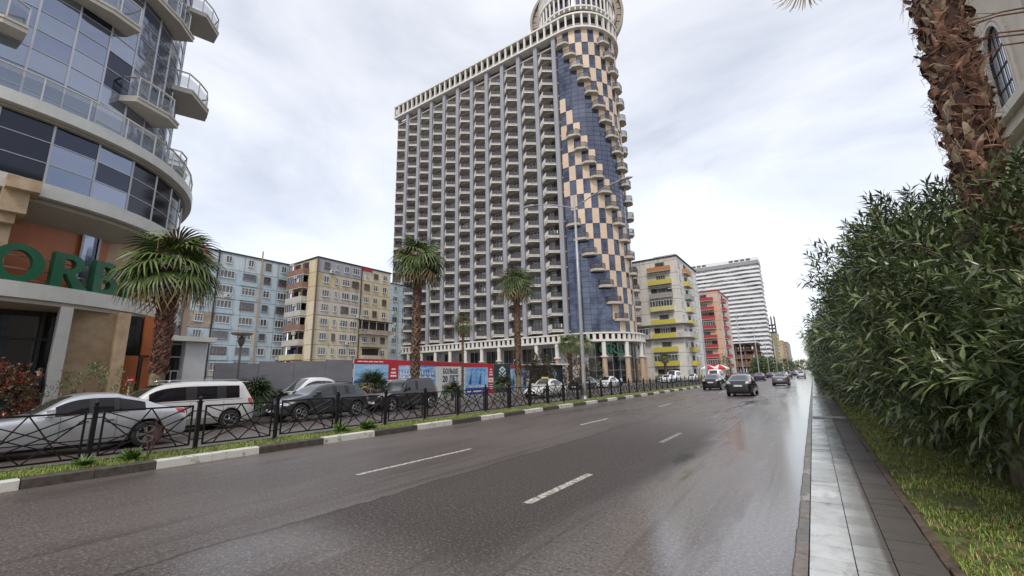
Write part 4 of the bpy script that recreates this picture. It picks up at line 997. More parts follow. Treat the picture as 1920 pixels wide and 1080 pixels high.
yf = Wall(YB, (-75, 44.25, 0), (0, 1))
for j in range(9):
    z = 24.7-2.74*(j+1)+.95
    for i, (u, w_) in enumerate(((1.9, 1.15 if j < 2 else 1.5), (4.1, .7 if j < 8 else .9), (6.2, 1.1 if j < 1 else 1.7), (8.4, 1.6))):
        yf.put('window', win_mesh(w_, 1.3, (i*3+j*5) % 7 == 0 and 1 or (2 if (i+j) % 3 == 0 else 0)), u, z, .075)
        if (i*5+j*7) % 9 == 0: yf.put('air_conditioner', ac_mesh(), u+1.0, z-.7, .07)
    for i, u in enumerate((11.2, 13.4, 15.8)):
        if j in (4,): continue
        if j == 6 and i < 2: continue
        yf.put('window', win_mesh(1.1 if i else (.5 if j == 0 else 1.3), 1.25 if j else 1.1, (i+j) % 3), u, z, .06)
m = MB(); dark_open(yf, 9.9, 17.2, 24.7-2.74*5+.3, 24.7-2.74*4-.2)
balcony(yf, 9.75, 17.45, 24.7-2.74*5+.05, 1.0, mat('weathered_parapet', (.42, .33, .26), .8, var=.5, scale=1.2), hgt=.8)
m = MB(); yf.box(m, 9.75, 17.45, 24.7-2.74*4-.15, 24.7-2.74*4-.02, .06, 1.05); m.build('balcony_roof', tar, YB, world=True)
for uu in (9.8, 11.5, 13.4, 15.6, 17.35): m = MB(); yf.box(m, uu, uu+.09, 24.7-2.74*5+.8, 24.7-2.74*4-.15, .85, .95); m.build('balcony_post', slabm_, YB, world=True)
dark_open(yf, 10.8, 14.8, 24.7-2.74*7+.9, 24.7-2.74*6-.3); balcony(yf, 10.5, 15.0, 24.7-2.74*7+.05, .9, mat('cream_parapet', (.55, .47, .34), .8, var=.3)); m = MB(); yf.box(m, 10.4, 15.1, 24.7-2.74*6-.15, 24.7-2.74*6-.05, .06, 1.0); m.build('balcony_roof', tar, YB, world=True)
q = MB(); q.box(-74.93, -74.8, 53.95, 54.12, 0, 24.7); q.build('drain_pipe', tar, YB, world=True); q = MB(); q.box(-74.98, -74.72, 44.05, 44.3, 0, 24.7); q.build('corner_pipe', wframe_b, YB, world=True)
ye = Wall(YB, (-83.6, 44.25, 0), (1, 0))
rust = mat('rusty_parapet', (.30, .17, .11), .85, col2=(.16, .10, .08), scale=1.5); pw_ = mat('pale_parapet', (.55, .52, .48), .8, var=.3, scale=1.5)
for j in range(9):
    z = 24.7-2.74*(j+1)
    dark_open(ye, .3, 5.6, z+.3, z+2.5); fm = [rust, rust, pw_, pw_, rust, pw_, mat('cream_parapet2', (.55, .50, .30), .8, var=.2), pw_, rust][j]
    balcony(ye, .1, 5.8, z+.08, 1.2 if j != 6 else 1.5, fm, glazed=(j in (1, 3, 4)), slabm2=rust if j % 3 == 0 else None)
    for uu in (.3, 2.6, 5.5): m = MB(); ye.box(m, uu, uu+.12, z+1.0, z+2.6, .95, 1.07); m.build('balcony_post', rust if j < 5 else wframe_b, YB, world=True)
    for uu, cc_ in ((1.0, 0), (2.2, 1), (3.8, 2), (4.7, 3)):
        if (j+int(uu)) % 2: continue
        m = MB(); ye.box(m, uu, uu+.6, z+1.12, z+1.9, 1.1, 1.14); m.build('laundry', [mat('laundry_blue', (.03, .05, .30), .8), mat('laundry_red', (.35, .04, .05), .8), mat('laundry_white', (.6, .6, .6), .8), mat('laundry_tan', (.4, .3, .2), .8)][cc_ if j != 6 else 0], YB, world=True)
    ye.put('air_conditioner', ac_mesh(), 1.6+(j*1.7) % 3, z+2.0, 1.0)
# --- blue blocks
bw_ = make_panelwall('blue_panels', (.42, .53, .60), (.56, .62, .66), stain=(.25, .27, .28), fh=2.74, pw=6.2)
def blue_block(name, label, X, y0, y1, H, cols, seed, wallm, pale_bits=True):
    rnd = random.Random(seed); B = thing(name, label, 'apartment block', (X-5, (y0+y1)/2, 0)); q = MB(); q.box(X-11, X, y0, y1, 0, H-.25); q.build('wall', wallm, B, world=True)
    q = MB(); q.box(X-11.2, X+.15, y0-.15, y1+.15, H-.249, H); q.build('roof', tar, B, world=True); f = Wall(B, (X, y0, 0), (0, 1)); nf = int((H-.5)/2.74)
    for j in range(nf):
        z = H-.3-2.74*(j+1)+.95
        for i, (u, w_) in enumerate(cols):
            w2 = w_ if j else min(w_, 1.0)
            f.put('window', win_mesh(w2, 1.35, rnd.choice((0, 0, 0, 2, 1, 3))), u, z, .06)
            if rnd.random() < .22: f.put('air_conditioner', ac_mesh(), u+rnd.choice((-.4, .3)), z-.78, .06)
            if w_ > 1.8 and j and rnd.random() < .55:
                m = MB(); f.box(m, u-w_/2-.25, u+w_/2+.25, z-1.0, z-.12, .06, .16); m.build('spandrel', rnd.choice((mat('spandrel_white', (.58, .58, .56), .8, var=.3), mat('spandrel_pale_blue', (.45, .56, .62), .8, var=.2), mat('spandrel_beige', (.5, .42, .34), .8, var=.3))), B, world=True)
    return B, f
BB, bf = blue_block('apartment_block', 'light blue panel apartment block behind the big palm and the annex', -85, 2, 44.8, 25.1, [(3.5, 1.5), (7, 2.2), (10.5, 1.2), (14, 2.2), (18, 1.4), (21.2, 1.6), (24.3, 1.4), (27.4, 1.3), (31.0, 2.4), (34.8, 2.4), (38.0, 1.2), (41.0, 1.8)], 3, bw_)
q = MB(); q.box(-84.99, -84.8, 24.6, 29.4, 24.3, 24.85); q.build('roof_edge', redcap, BB, world=True)
for yy, mm_ in ((31.3, tar), (38.6, mat('downpipe_tan', (.42, .30, .18), .7)), (24.3, tar)): q = MB(); q.box(-84.97, -84.7, yy, yy+.16, 0, 26.5 if yy == 38.6 else 24.8); q.build('drain_pipe', mm_, BB, world=True)
for u0, u1, j in ((20, 25.6, 5),):
    z = 25.1-.3-2.74*(j+1); dark_open(bf, u0, u1-.3, z+.9, z+2.4); balcony(bf, u0, u1, z+.05, 1.0, pw_); m = MB(); bf.box(m, u0-.2, u1+.2, z+2.45, z+2.6, .06, 1.3); m.build('balcony_roof', tar, BB, world=True)
m = MB(); bf.box(m, 20, 30, 25.1-.3-2.74*5, 25.1-.3-2.74*4, .01, .05); m.build('stained_band', mat('beige_band', (.48, .40, .31), .85, col2=(.25, .2, .16), scale=.8), BB, world=True)
blue_block('apartment_block', 'sliver of a light blue apartment block between the yellow block and the tower', -88, 69, 94, 26.5, [(2, 1.2), (5, 1.6), (8, 1.2), (11.5, 1.8), (15, 1.4), (19, 1.4)], 5, bw_)
# --- whitish block with yellow balconies
ww = make_panelwall('whitish_panels', (.60, .57, .51), (.66, .63, .58), axis='x', fh=3.3, pw=3.6, stain=(.3, .24, .2)); ww2 = make_panelwall('whitish_panels_side', (.62, .61, .58), (.70, .69, .67), fh=3.3, pw=3.3)
def balcony_block(name, label, x1, y0, x0, y1, H, nf, front_m, side_m, bm_f, colmat, ucen, ww_, extra):
    B = thing(name, label, 'apartment block', ((x0+x1)/2, (y0+y1)/2, 0)); q = MB(); q.box(x0, x1-.02, y0+.02, y1, 0, H-.3); q.build('wall', side_m, B, world=True); q = MB(); q.box(x0, x1, y0, y0+.03, 0, H-.3); q.build('front_wall', front_m, B, world=True)
    q = MB(); q.box(x0-.2, x1+.25, y0-.25, y1+.2, H-.299, H); q.build('roof', tar if extra != 'red' else redcap, B, world=True)
    f = Wall(B, (x1, y0, 0), (-1, 0)); f.d = Vector((1, 0, 0)); f.o = Vector((x0, y0, 0)); f.n = Vector((0, -1, 0)); f.rz = 0
    s = Wall(B, (x1, y0, 0), (0, 1)); fh = (H-.6)/nf; W_ = x1-x0
    for j in range(nf):
        z = H-.5-fh*(j+1)
        dark_open(f, ucen-ww_/2+.3, ucen+ww_/2-.1, z+.5, z+2.6) if j % 3 == 2 else None
        f.put('window', win_mesh(2.3, 1.5, 0 if j % 2 else 3), ucen+.2, z+1.0, .06)
        c_ = bm_f(j)
        if c_ is not None: balcony(f, ucen-ww_/2, ucen+ww_/2, z+.15, 1.25, c_, hgt=1.05, glazed=(j % 4 == 3))
        for i, u in enumerate(colmat): f.put('window', win_mesh(1.4, 1.6, (i+j) % 3), u, z+1.0, .05)
        for i, yy in enumerate((2.2, 13, 16.5)): s.put('window', win_mesh(1.1, 1.4, 0), yy, z+1.0, .05)
        if c_ is not None: balcony(s, 5.2, 10.6, z+.15, 1.1, bm_f(j) or pw_, hgt=1.05)
        s.put('window', win_mesh(2.2, 1.7, 1), 7.9, z+.9, .05)
    return B, f, s
yel = mat('yellow_parapet', (.56, .48, .06), .6, var=.15); yel2 = mat('pale_yellow_parapet', (.62, .56, .22), .7, var=.2); org = mat('orange_parapet', (.50, .22, .08), .7, var=.2); redp = mat('red_parapet', (.42, .035, .045), .6, var=.15)
def bcol(j): return [org, yel, mat('grey_parapet', (.35, .34, .34), .7, var=.4), yel2, yel, yel, yel, yel, yel][min(j, 8)]
WB, wf, wsd = balcony_block('apartment_block', 'whitish apartment block with yellow balconies right of the tower', -24.5, 108.8, -52, 131, 30.8, 9, ww, ww2, bcol, (4, 8, 12.2, 16.6), 23.1, 5.6, '')
wf.o = Vector((-52, 108.8, 0))
for j, (u0, u1) in ((4, (11, 29.0)), (5, (11, 29.0))):
    z = 30.8-.5-3.36*(j+1)
    m = MB(); wf.box(m, u0, 20, z-.05, z+.15, .05, 1.6); m.build('wide_slab', slabm_, WB, world=True)
    q = MB(); pl = [(-27.0, 107.6), (-24.3, 107.6), (-23.0, 108.6), (-22.6, 110.2), (-22.8, 114), (-24.5, 114), (-24.5, 108.8), (-27, 108.8)]; q.prism(pl, z+.0, z+.2); q.build('corner_slab', slabm_, WB, world=True)
    if j == 5: q = MB(); q.strip([(-27.0, 107.7), (-24.3, 107.7), (-23.05, 108.7), (-22.65, 110.3), (-22.85, 114)], z+.2, z+1.3, .08); q.build('corner_parapet', pw_, WB, world=True); balcony(wf, 12.0, 19.5, z+.1, 1.5, pw_, glazed=True)
q = MB(); q.box(-30, -24.52, 108.6, 108.72, 30.9, 31.0); q.build('roof_trim', tar, WB, world=True)
RBk, rf_, rs_ = balcony_block('apartment_block', 'orange pink apartment block with red balconies beyond the yellow balcony one', -24.5, 166, -44, 190, 30.8, 9, make_panelwall('salmon_panels', (.60, .36, .24), (.58, .44, .34), axis='x', fh=3.3, pw=5.2, stain=(.45, .25, .18)), make_panelwall('salmon_side', (.62, .50, .42), (.66, .58, .52), fh=3.3, pw=5), lambda j: redp, (3.2, 6.2), 14.4, 6.8, 'red')
# --- white striped tower
STT = thing('striped_tower', 'tall white slab tower with wavy horizontal balcony bands', 'tower', (-60, 372, 0)); x0_, x1_, y0_, H_ = -98, -24.5, 371, 89
q = MB(); q.box(x0_, x1_, y0_+1.6, y0_+22, 3, H_-3); q.build('wall', mat('striped_recess', (.10, .095, .10), .7, col2=(.3, .3, .3), scale=.35, lo=.5, hi=.62), STT, world=True)
swh = mat('striped_white', (.74, .74, .74), .6, var=.06); nfl = 25; fh_ = (H_-8)/nfl
for j in range(nfl):
    z = 2.5+j*fh_; q = MB(); n_ = 60; P = []
    for k in range(n_+1):
        x = x0_+(x1_-x0_)*k/n_; P.append((x, y0_+.9*math.sin(k*.42+j*.9)*(.5+.5*math.sin(k*.11+j*.4))))
    P += [(x1_+.9, y0_+1.5), (x1_+.9+.3*math.sin(j), y0_+21)]
    q.strip(P, z, z+1.55, 1.6); q.build('balcony_band', swh, STT, world=True)
q = MB(); q.box(x0_, x1_+.6, y0_+.8, y0_+22, H_-5.2, H_-2.6); q.build('grey_band', mat('striped_grey', (.3, .3, .31), .6, var=.15), STT, world=True)
q = MB(); q.box(x0_, x1_+.6, y0_+.6, y0_+22, H_-2.59, H_); q.build('top_storey', swh, STT, world=True)
for k in range(14):
    if k in (6, 7, 8, 9): continue
    q = MB(); q.box(x0_+14+k*4, x0_+17+k*4, y0_+.5, y0_+.6, H_-2.1, H_-.5); q.build('window', wglass, STT, world=True)
# --- unfinished frame building
UF = thing('unfinished_building', 'unfinished brown concrete frame building of open floors left of the road', 'building', (-35, 275, 0)); brn = mat('raw_concrete', (.22, .15, .11), .85, var=.4, scale=.5)
for j in range(5):
    z = .3+j*4.1; q = MB(); q.box(-52, -23.5+(1.5 if j == 4 else 0), 258 if j == 4 else 261, 300, z, z+.5); q.build('floor_slab', brn if j < 4 else swh, UF, world=True)
q = MB()
for j in range(4):
    z = .8+j*4.1
    for x in np.arange(-51, -24, 4.4):
        for y in (261.5, 268, 276, 284, 292): q.box(x, x+.7, y, y+.7, z, z+3.6)
q.build('columns', brn, UF, world=True)['kind'] = 'stuff'
for j in (1, 2): q = MB(); q.box(-50, -25, 262.3, 262.6, .8+j*4.1, 2.6+j*4.1+(1.0 if j == 1 else 0)); q.build('infill_wall', mat('brick_infill', (.25, .12, .08), .8, var=.4, scale=.8), UF, world=True)
# --- far blocks along the avenue
def far_block(label, x1, y0, x0, y1, H, c1, c2, bal_c=None, frame=False):
    B = thing('apartment_block', label, 'apartment block', ((x0+x1)/2, (y0+y1)/2, 0)); wm = make_panelwall('far_wall_%d' % int(y0), c1, c2, fh=3, pw=4); q = MB(); q.box(x0, x1, y0, y1, 0, H); q.build('wall', wm, B, world=True)
    q = MB(); q.box(x0-.3, x1+.3, y0-.3, y1+.3, H, H+.4); q.build('roof', tar, B, world=True)
    n_ = int((y1-y0)/5); wn_ = []
    for s_, (ln) in ((Wall(B, (x1, y0, 0), (0, 1)), y1-y0), (Wall(B, (x0, y0, 0), (1, 0)), x1-x0)):
        for j in range(int(H/3)):
            for i in range(int(ln/4)): wn_.append(('window', win_mesh(1.9, 1.5, (i+j) % 2), s_.p(2+i*4, 1+j*3, .06), s_.rz, []))
    if bal_c:
        s_ = Wall(B, (x1, y0, 0), (0, 1))
        for j in range(1, int(H/3)): balcony(s_, 3, 8, j*3, 1.4, bal_c)
    parts_many(B, wn_, 60)
    return B
far_block('pale yellow apartment block far down the avenue beyond the striped tower', -22, 430, -40, 470, 34, (.55, .50, .30), (.60, .55, .38), yel2)
far_block('orange tinted apartment block, next one beyond the pale yellow far block', -21, 500, -40, 545, 31, (.55, .38, .22), (.55, .45, .3), org)
far_block('greyish apartment block farthest down the avenue', -20, 580, -40, 660, 34, (.40, .38, .35), (.46, .42, .38))
UF2 = thing('unfinished_tower', 'dark scaffolded unfinished tower far off behind the pale yellow block', 'building', (-35, 440, 0)); q = MB()
for (xa, xb, ya, hh) in ((-43, -30, 405, 56), (-33, -24, 480, 52)):
    for j in range(int(hh/3.5)): q.box(xa, xb, ya, ya+12, j*3.5, j*3.5+.5)
    for x in np.linspace(xa, xb-.8, 4):
        for y in (ya, ya+11): q.box(x, x+.8, y, y+.8, 0, hh+2)
q.build('frame', mat('far_scaffold', (.13, .12, .12), .8), UF2, world=True)
# --- cream arched building at top right
cst = mat('cream_stone', (.66, .58, .46), .6, var=.12, scale=1.0); cst2 = mat('cream_trim', (.68, .62, .52), .55, var=.1)
CRB = thing('arcade_building', 'cream stone building with tall arched window behind the shaggy palm trunk', 'building', (14, 18, 0)); X_ = 9.0
q = MB()
def arch_wall(mb, X, Y0, Y1, Z0_, Z1_, yc, zc, hw, hz, r):
    """plane at x=X from Y0..Y1 with an arched hole centred yc, springing at zc"""
    hole = [(yc-hw, Z0_+.0)]+[(yc-hw, zc)]+[(yc-hw*math.cos(a), zc+hz*math.sin(a)) for a in np.linspace(0, PI, 15)[1:-1]]+[(yc+hw, zc), (yc+hw, Z0_)]
    top = [(yc-hw, Z1_)]+[(yc-hw, Z1_)]+[(yc-hw*math.cos(a), Z1_) for a in np.linspace(0, PI, 15)[1:-1]]+[(yc+hw, Z1_), (yc+hw, Z1_)]
    for i in range(1, len(hole)-2):
        mb.add([(X, hole[i][0], hole[i][1]), (X, hole[i+1][0], hole[i+1][1]), (X, top[i+1][0], top[i+1][1]), (X, top[i][0], top[i][1])], [(0, 1, 2, 3)])
    mb.add([(X, Y0, Z0_), (X, yc-hw, Z0_), (X, yc-hw, Z1_), (X, Y0, Z1_)], [(0, 1, 2, 3)]); mb.add([(X, yc+hw, Z0_), (X, Y1, Z0_), (X, Y1, Z1_), (X, yc+hw, Z1_)], [(0, 1, 2, 3)])
    n_ = len(hole)
    for i in range(n_-1): mb.add([(X, *hole[i]), (X, *hole[i+1]), (X+.6, *hole[i+1]), (X+.6, *hole[i])], [(0, 1, 2, 3)])
    return hole
holes = []
for Z0_, Z1_ in ((12.6, 21.5), (0, 12.2)):
    for k in range(6):
        yc = 27.3-k*4.4; Y0 = yc-2.2 if k < 5 else -6; Y1 = yc+2.2 if k else 30.2; holes.append((arch_wall(q, X_, Y0, Y1, Z0_, Z1_, yc, Z0_+3.3 if Z0_ else 8.0, 1.15, 1.5, 1), yc, Z0_))
q.box(X_+.6, X_+12, -6, 30.2, 0, 21.5); q.add([(X_, 30.2, 0), (X_+.6, 30.2, 0), (X_+.6, 30.2, 21.5), (X_, 30.2, 21.5)], [(0, 1, 2, 3)])
q.build('wall', cst, CRB, world=True)
for z, d in ((12.2, .75), (11.7, .45), (21.5, .9), (21.0, .5)): m = MB(); m.box(X_-d, X_+.5, -6, 30.2+d*.5, z, z+(.42 if d > .5 else .49)); m.build('cornice', cst2, CRB, world=True)
for hole, yc, Z0_ in holes:
    m = MB(); m.add([(X_+.16, *h_) for h_ in hole], [tuple(range(len(hole)))], 0); w_ = m.build('arched_window', mat('sky_glass', (.62, .66, .72), .10, metal=.5), CRB, world=True)
    m = MB(); 
    for off in (-.4, 0, .4): m.bar((X_+.13, yc+off, Z0_+.1), (X_+.13, yc+off, (Z0_+4.5 if Z0_ else 9.0)), .04, .03)
    for zz in np.arange(Z0_+.9, (Z0_+4.3 if Z0_ else 8.9), .9): m.bar((X_+.13, yc-1.1, zz), (X_+.13, yc+1.1, zz), .03, .04)
    for a, c in zip(hole[:-1], hole[1:]): m.bar((X_+.1, *a), (X_+.1, *c), .16, .12, up=(1, 0, 0))
    m.build('glazing_bars', tar, w_, world=True)
    m = MB()
    for (rr, ww__, dd) in ((1.0, .16, .08), (1.22, .12, .16)):
        pts = [(X_-.02, yc-1.15*rr, Z0_+.2)]+[(X_-.02, yc-1.15*rr*math.cos(a), (Z0_+3.3 if Z0_ else 8.0)+1.5*rr*math.sin(a)) for a in np.linspace(0, PI, 17)]+[(X_-.02, yc+1.15*rr, Z0_+.2)]
        for a, c in zip(pts[:-1], pts[1:]): m.bar(a, c, dd*2, ww__, up=(1, 0, 0))
    m.build('arch_moulding', cst2 if Z0_ else cst, w_, world=True)
q = MB(); q.box(X_-.25, X_, 29.4, 30.1, 12.6, 21.4); q.build('corner_pilaster', cst2, CRB, world=True)
# --- distant tree line closing the avenue and an umbrella'd kiosk, round lamp, blue road sign, litter
awn = mat('awning_red', (.5, .02, .03), .6); 
AW = thing('market_parasol', 'red and white parasol at the foot of the yellow balcony block', 'parasol', (-20.5, 112, 0)); q = MB(); q.tube([(0, 0, 0), (0, 0, 3)], .05, 6); q.build('pole', steel, AW); q = MB()
for k in range(8):
    a0, a1 = k*PI/4, (k+1)*PI/4; q.add([(0, 0, 3.6), (2.1*math.cos(a0), 2.1*math.sin(a0), 2.7), (2.1*math.cos(a1), 2.1*math.sin(a1), 2.7), (2.1*math.cos(a0), 2.1*math.sin(a0), 2.4), (2.1*math.cos(a1), 2.1*math.sin(a1), 2.4)], [(0, 1, 2), (1, 3, 4, 2)], k % 2)
q.build('canopy', [awn, white], AW); a2 = dup(AW, (-18.3, 114, 0), label='red parasol right of the red and white one, nearer the traffic')
BS = thing('road_sign', 'small blue road sign sticking out of the far end of the hedge', 'road sign', (1.6, 60, 0)); q = MB(); q.tube([(0, 0, 0), (0, 0, 3.4)], .04, 8); q.build('pole', steel, BS)
q = MB(); q.box(-1.3, .1, -.05, -.02, 2.5, 3.5, 0); q.box(-1.2, 0, -.056, -.05, 2.56, 3.44, 1); q.box(-1.12, -.5, -.06, -.056, 3.05, 3.15, 0); q.extr([(-.75, 2.9), (-.25, 3.25), (-.35, 2.9)], -.06, -.057, 0); q.build('plate', [white, mat('sign_blue', (.03, .06, .35), .4)], BS)
DS = thing('disc_lamp', 'park lamp with a flat round disc shade before the grey hoarding', 'lamp', (-22.9, 9.85, .1)); q = MB(); q.tube([(0, 0, 0), (0, 0, 3.4)], .05, 8); q.build('pole', mat('lamp_brown', (.12, .10, .09), .5), DS, smooth=True)
q = MB(); q.lathe([(0, 4.0), (.45, 3.98), (.50, 3.92), (.42, 3.85), (.1, 3.8), (0, 3.8)], 24); q.build('shade', mat('lamp_disc', (.33, .29, .25), .5), DS, smooth=True); q = MB(); q.lathe([(.06, 3.3), (.12, 3.4), (.17, 3.62), (.14, 3.66), (.05, 3.8)], 14); q.build('lamp_body', mat('lamp_brown', (.12, .10, .09), .5), DS, smooth=True)
NP = thing('no_parking_sign', 'little round red sign on a white post left of the palm trunk', 'road sign', (-22.6, 5.75, .1)); q = MB(); q.tube([(0, 0, 0), (0, 0, 1.9)], .03, 8); q.build('post', wframe, NP); q = MB(); q.lathe([(0, .02), (.15, .02), (.15, 0), (0, 0)], 20, (0.02, 0, 1.75), 0, axis='x'); q.box(.041, .05, -.09, .09, 1.73, 1.77, 1); q.build('disc', [mat('sign_red', (.5, .03, .03), .4), white], NP)

# ================================================================== CARS
tyre_m = mat('tyre_rubber', (.018, .018, .018), .75, bump=.2, bscale=60)
alloy = mat('alloy_rim', (.55, .55, .56), .25, metal=.85)
cglass = mat('car_glass', (.012, .014, .016), .04, spec=.9)
cglass2 = mat('car_glass_clear', (.05, .06, .055), .05, spec=.9)
tint = mat('car_glass_tinted', (.012, .009, .012), .06, spec=.35)
trim = mat('black_trim', (.02, .02, .02), .5)
chrome = mat('chrome', (.7, .7, .7), .12, metal=1)
taill = mat('tail_lamp', (.42, .01, .012), .12, coat=.5); headl = mat('head_lamp', (.55, .58, .60), .06, coat=1, spec=.9); taill_c = mat('tail_lamp_clear', (.52, .42, .42), .1, coat=1)
plate_m = mat('number_plate', (.7, .7, .68), .4); amber = mat('amber_lamp', (.6, .2, .02), .2)
def paint(name, col, metal=.35, rough=.28): return mat('paint_'+name, col, rough, metal=metal, coat=.8)

def car_shell(L, W, st, glass, sub=2, arches=(), wr=.33):
    """st rows: x, zb, zbelt, ztop, w(half, body), wbelt, wtop, flags; flags: 'w' windscreen here->next, 's' side glass, 'r' rear screen"""
    V, F, Mi = [], [], []; n = 17
    for (x, zb, zbelt, zt, w_, wb, wt, fl) in st:
        h = zbelt-zb
        half = [(0, zb), (.72*w_, zb), (.93*w_, zb+.03), (w_*.985, zb+.28*h), (w_, zb+.62*h), (wb, zbelt), (wt+(wb-wt)*.10, zt-(zt-zbelt)*.11-.004), (wt*.86, zt), (0, zt+.018)]
        ring = [(x, y, z) for y, z in half]+[(x, -y, z) for y, z in reversed(half[1:-1])]
        V += ring
    n = 16
    for i in range(len(st)-1):
        fl = st[i][7]
        for k in range(n):
            kk = k if k < 8 else 15-k            # side row index 0..7
            mi = 0
            if kk == 5 and 's' in fl: mi = 2
            if kk == 7 and 'w' in fl: mi = 1
            if kk == 6 and 'w' in fl: mi = 1 if 'W' in fl else 0
            if kk == 7 and 'r' in fl: mi = 3
            if kk == 5 and 'b' in fl: mi = 4
            if kk <= 1: mi = 4
            F.append((i*n+k, i*n+(k+1) % n, (i+1)*n+(k+1) % n, (i+1)*n+k)); Mi.append(mi)
    F.append(tuple(reversed(range(n)))); Mi.append(0); F.append(tuple((len(st)-1)*n+k for k in range(n))); Mi.append(0)
    me = bpy.data.meshes.new('shell'); me.from_pydata(V, [], [f[::-1] for f in F])
    slots = [glass[0], glass[1], glass[2], glass[3], trim, trim]
    for m in slots: me.materials.append(m)
    me.polygons.foreach_set('material_index', Mi); me.polygons.foreach_set('use_smooth', [True]*len(F))
    o = bpy.data.objects.new('shell', me); COL.objects.link(o)
    md = o.modifiers.new('s', 'SUBSURF'); md.levels = sub; md.render_levels = sub
    cut = []
    for ax in arches:
        for s in (-1, 1):
            c = MB(); c.lathe([(0, -.16), (wr*1.17, -.16), (wr*1.17, .16), (0, .16)], 28, (ax, s*(W-.08), wr+.01), 5, axis='y')
            cm = bpy.data.meshes.new('cut'); cm.from_pydata(c.V, [], c.F)
            for m in slots: cm.materials.append(m)
            cm.polygons.foreach_set('material_index', [5]*len(c.F))
            bmm = bmesh.new(); bmm.from_mesh(cm); bmesh.ops.remove_doubles(bmm, verts=bmm.verts, dist=1e-5); bmesh.ops.recalc_face_normals(bmm, faces=bmm.faces); bmm.to_mesh(cm); bmm.free()
            co = bpy.data.objects.new('cut', cm); COL.objects.link(co); cut.append(co)
            b_ = o.modifiers.new('b', 'BOOLEAN'); b_.object = co; b_.operation = 'DIFFERENCE'; b_.solver = 'EXACT'
    bpy.context.view_layer.update(); dg = bpy.context.evaluated_depsgraph_get()
    res = bpy.data.meshes.new_from_object(o.evaluated_get(dg))
    for c in cut+[o]: bpy.data.objects.remove(c)
    return res
def split_shell(res, parent, mats):
    vs = [tuple(v.co) for v in res.vertices]; names = {0: 'body', 1: 'windscreen', 2: 'side_window', 3: 'rear_window'}
    bvh = BVHTree.FromPolygons([Vector(v) for v in vs], [tuple(p.vertices) for p in res.polygons])
    par = {}
    def find(a):
        while par.setdefault(a, a) != a: par[a] = par[par[a]]; a = par[a]
        return a
    for p in res.polygons:
        if p.material_index in (1, 2, 3):
            q = [(i, p.material_index) for i in p.vertices]
            for z in q[1:]: par[find(z)] = find(q[0])
    def isl(i, mi): return find((i, mi))[0]
    groups = {}
    for p in res.polygons:
        mi = p.material_index; key = (0,) if mi in (0, 4, 5) else (mi, isl(p.vertices[0], mi))
        groups.setdefault(key, []).append((tuple(p.vertices), mi, p.use_smooth))
    bodyo = None
    for key in sorted(groups):
        fs = groups[key]; used = {}; V = []; F = []
        for f, mi, sm in fs:
            nf = []
            for i in f:
                if i not in used: used[i] = len(V); V.append(vs[i])
                nf.append(used[i])
            F.append(nf)
        me = bpy.data.meshes.new(names[key[0]]); me.from_pydata(V, [], F)
        if key[0] == 0:
            for m in (mats[0], trim): me.materials.append(m)
            me.polygons.foreach_set('material_index', [0 if mi == 0 else 1 for _, mi, _ in fs])
        else: me.materials.append(mats[key[0]])
        me.polygons.foreach_set('use_smooth', [mi != 5 for _, mi, _ in fs]); me.update()
        o = link(names[key[0]], me, parent)
        if key[0] == 0: bodyo = o
    return bvh, bodyo
def wheel_meshes(r, wd=.2, style=5, rimm=None):
    t = MB(); t.lathe([(r*.66, -wd/2), (r*.9, -wd/2), (r*.985, -wd*.42), (r, -wd*.25), (r, wd*.25), (r*.985, wd*.42), (r*.9, wd/2), (r*.66, wd/2), (r*.66, -wd/2)], 32, axis='y')
    q = MB(); q.lathe([(r*.665, wd*.46), (r*.60, wd*.50), (r*.58, wd*.2), (0, wd*.15)], 32, axis='y', mi=1); q.lathe([(r*.69, wd*.47), (r*.67, wd*.53), (r*.60, wd*.53), (r*.585, wd*.3)], 32, axis='y', mi=0)
    n = {5: 5, 7: 7, 10: 10}[style]
    for k in range(n):
        a = 2*PI*k/n; ca, sa = math.cos(a), math.sin(a)
        for off in ((-.09, .09) if n == 5 else (0,)):
            b_, c_ = a+off*.6, a+off*1.5
            q.bar((r*.10*math.cos(b_), wd*.44, r*.10*math.sin(b_)), (r*.62*math.cos(c_), wd*.48, r*.62*math.sin(c_)), r*(.10 if n == 5 else .11), .02, 0, up=(0, 1, 0))
    q.lathe([(0, wd*.50), (r*.10, wd*.50), (r*.15, wd*.42)], 12, axis='y', mi=0)
    return mesh_of(t, 'wheel', tyre_m), mesh_of(q, 'rim', [rimm or alloy, trim])
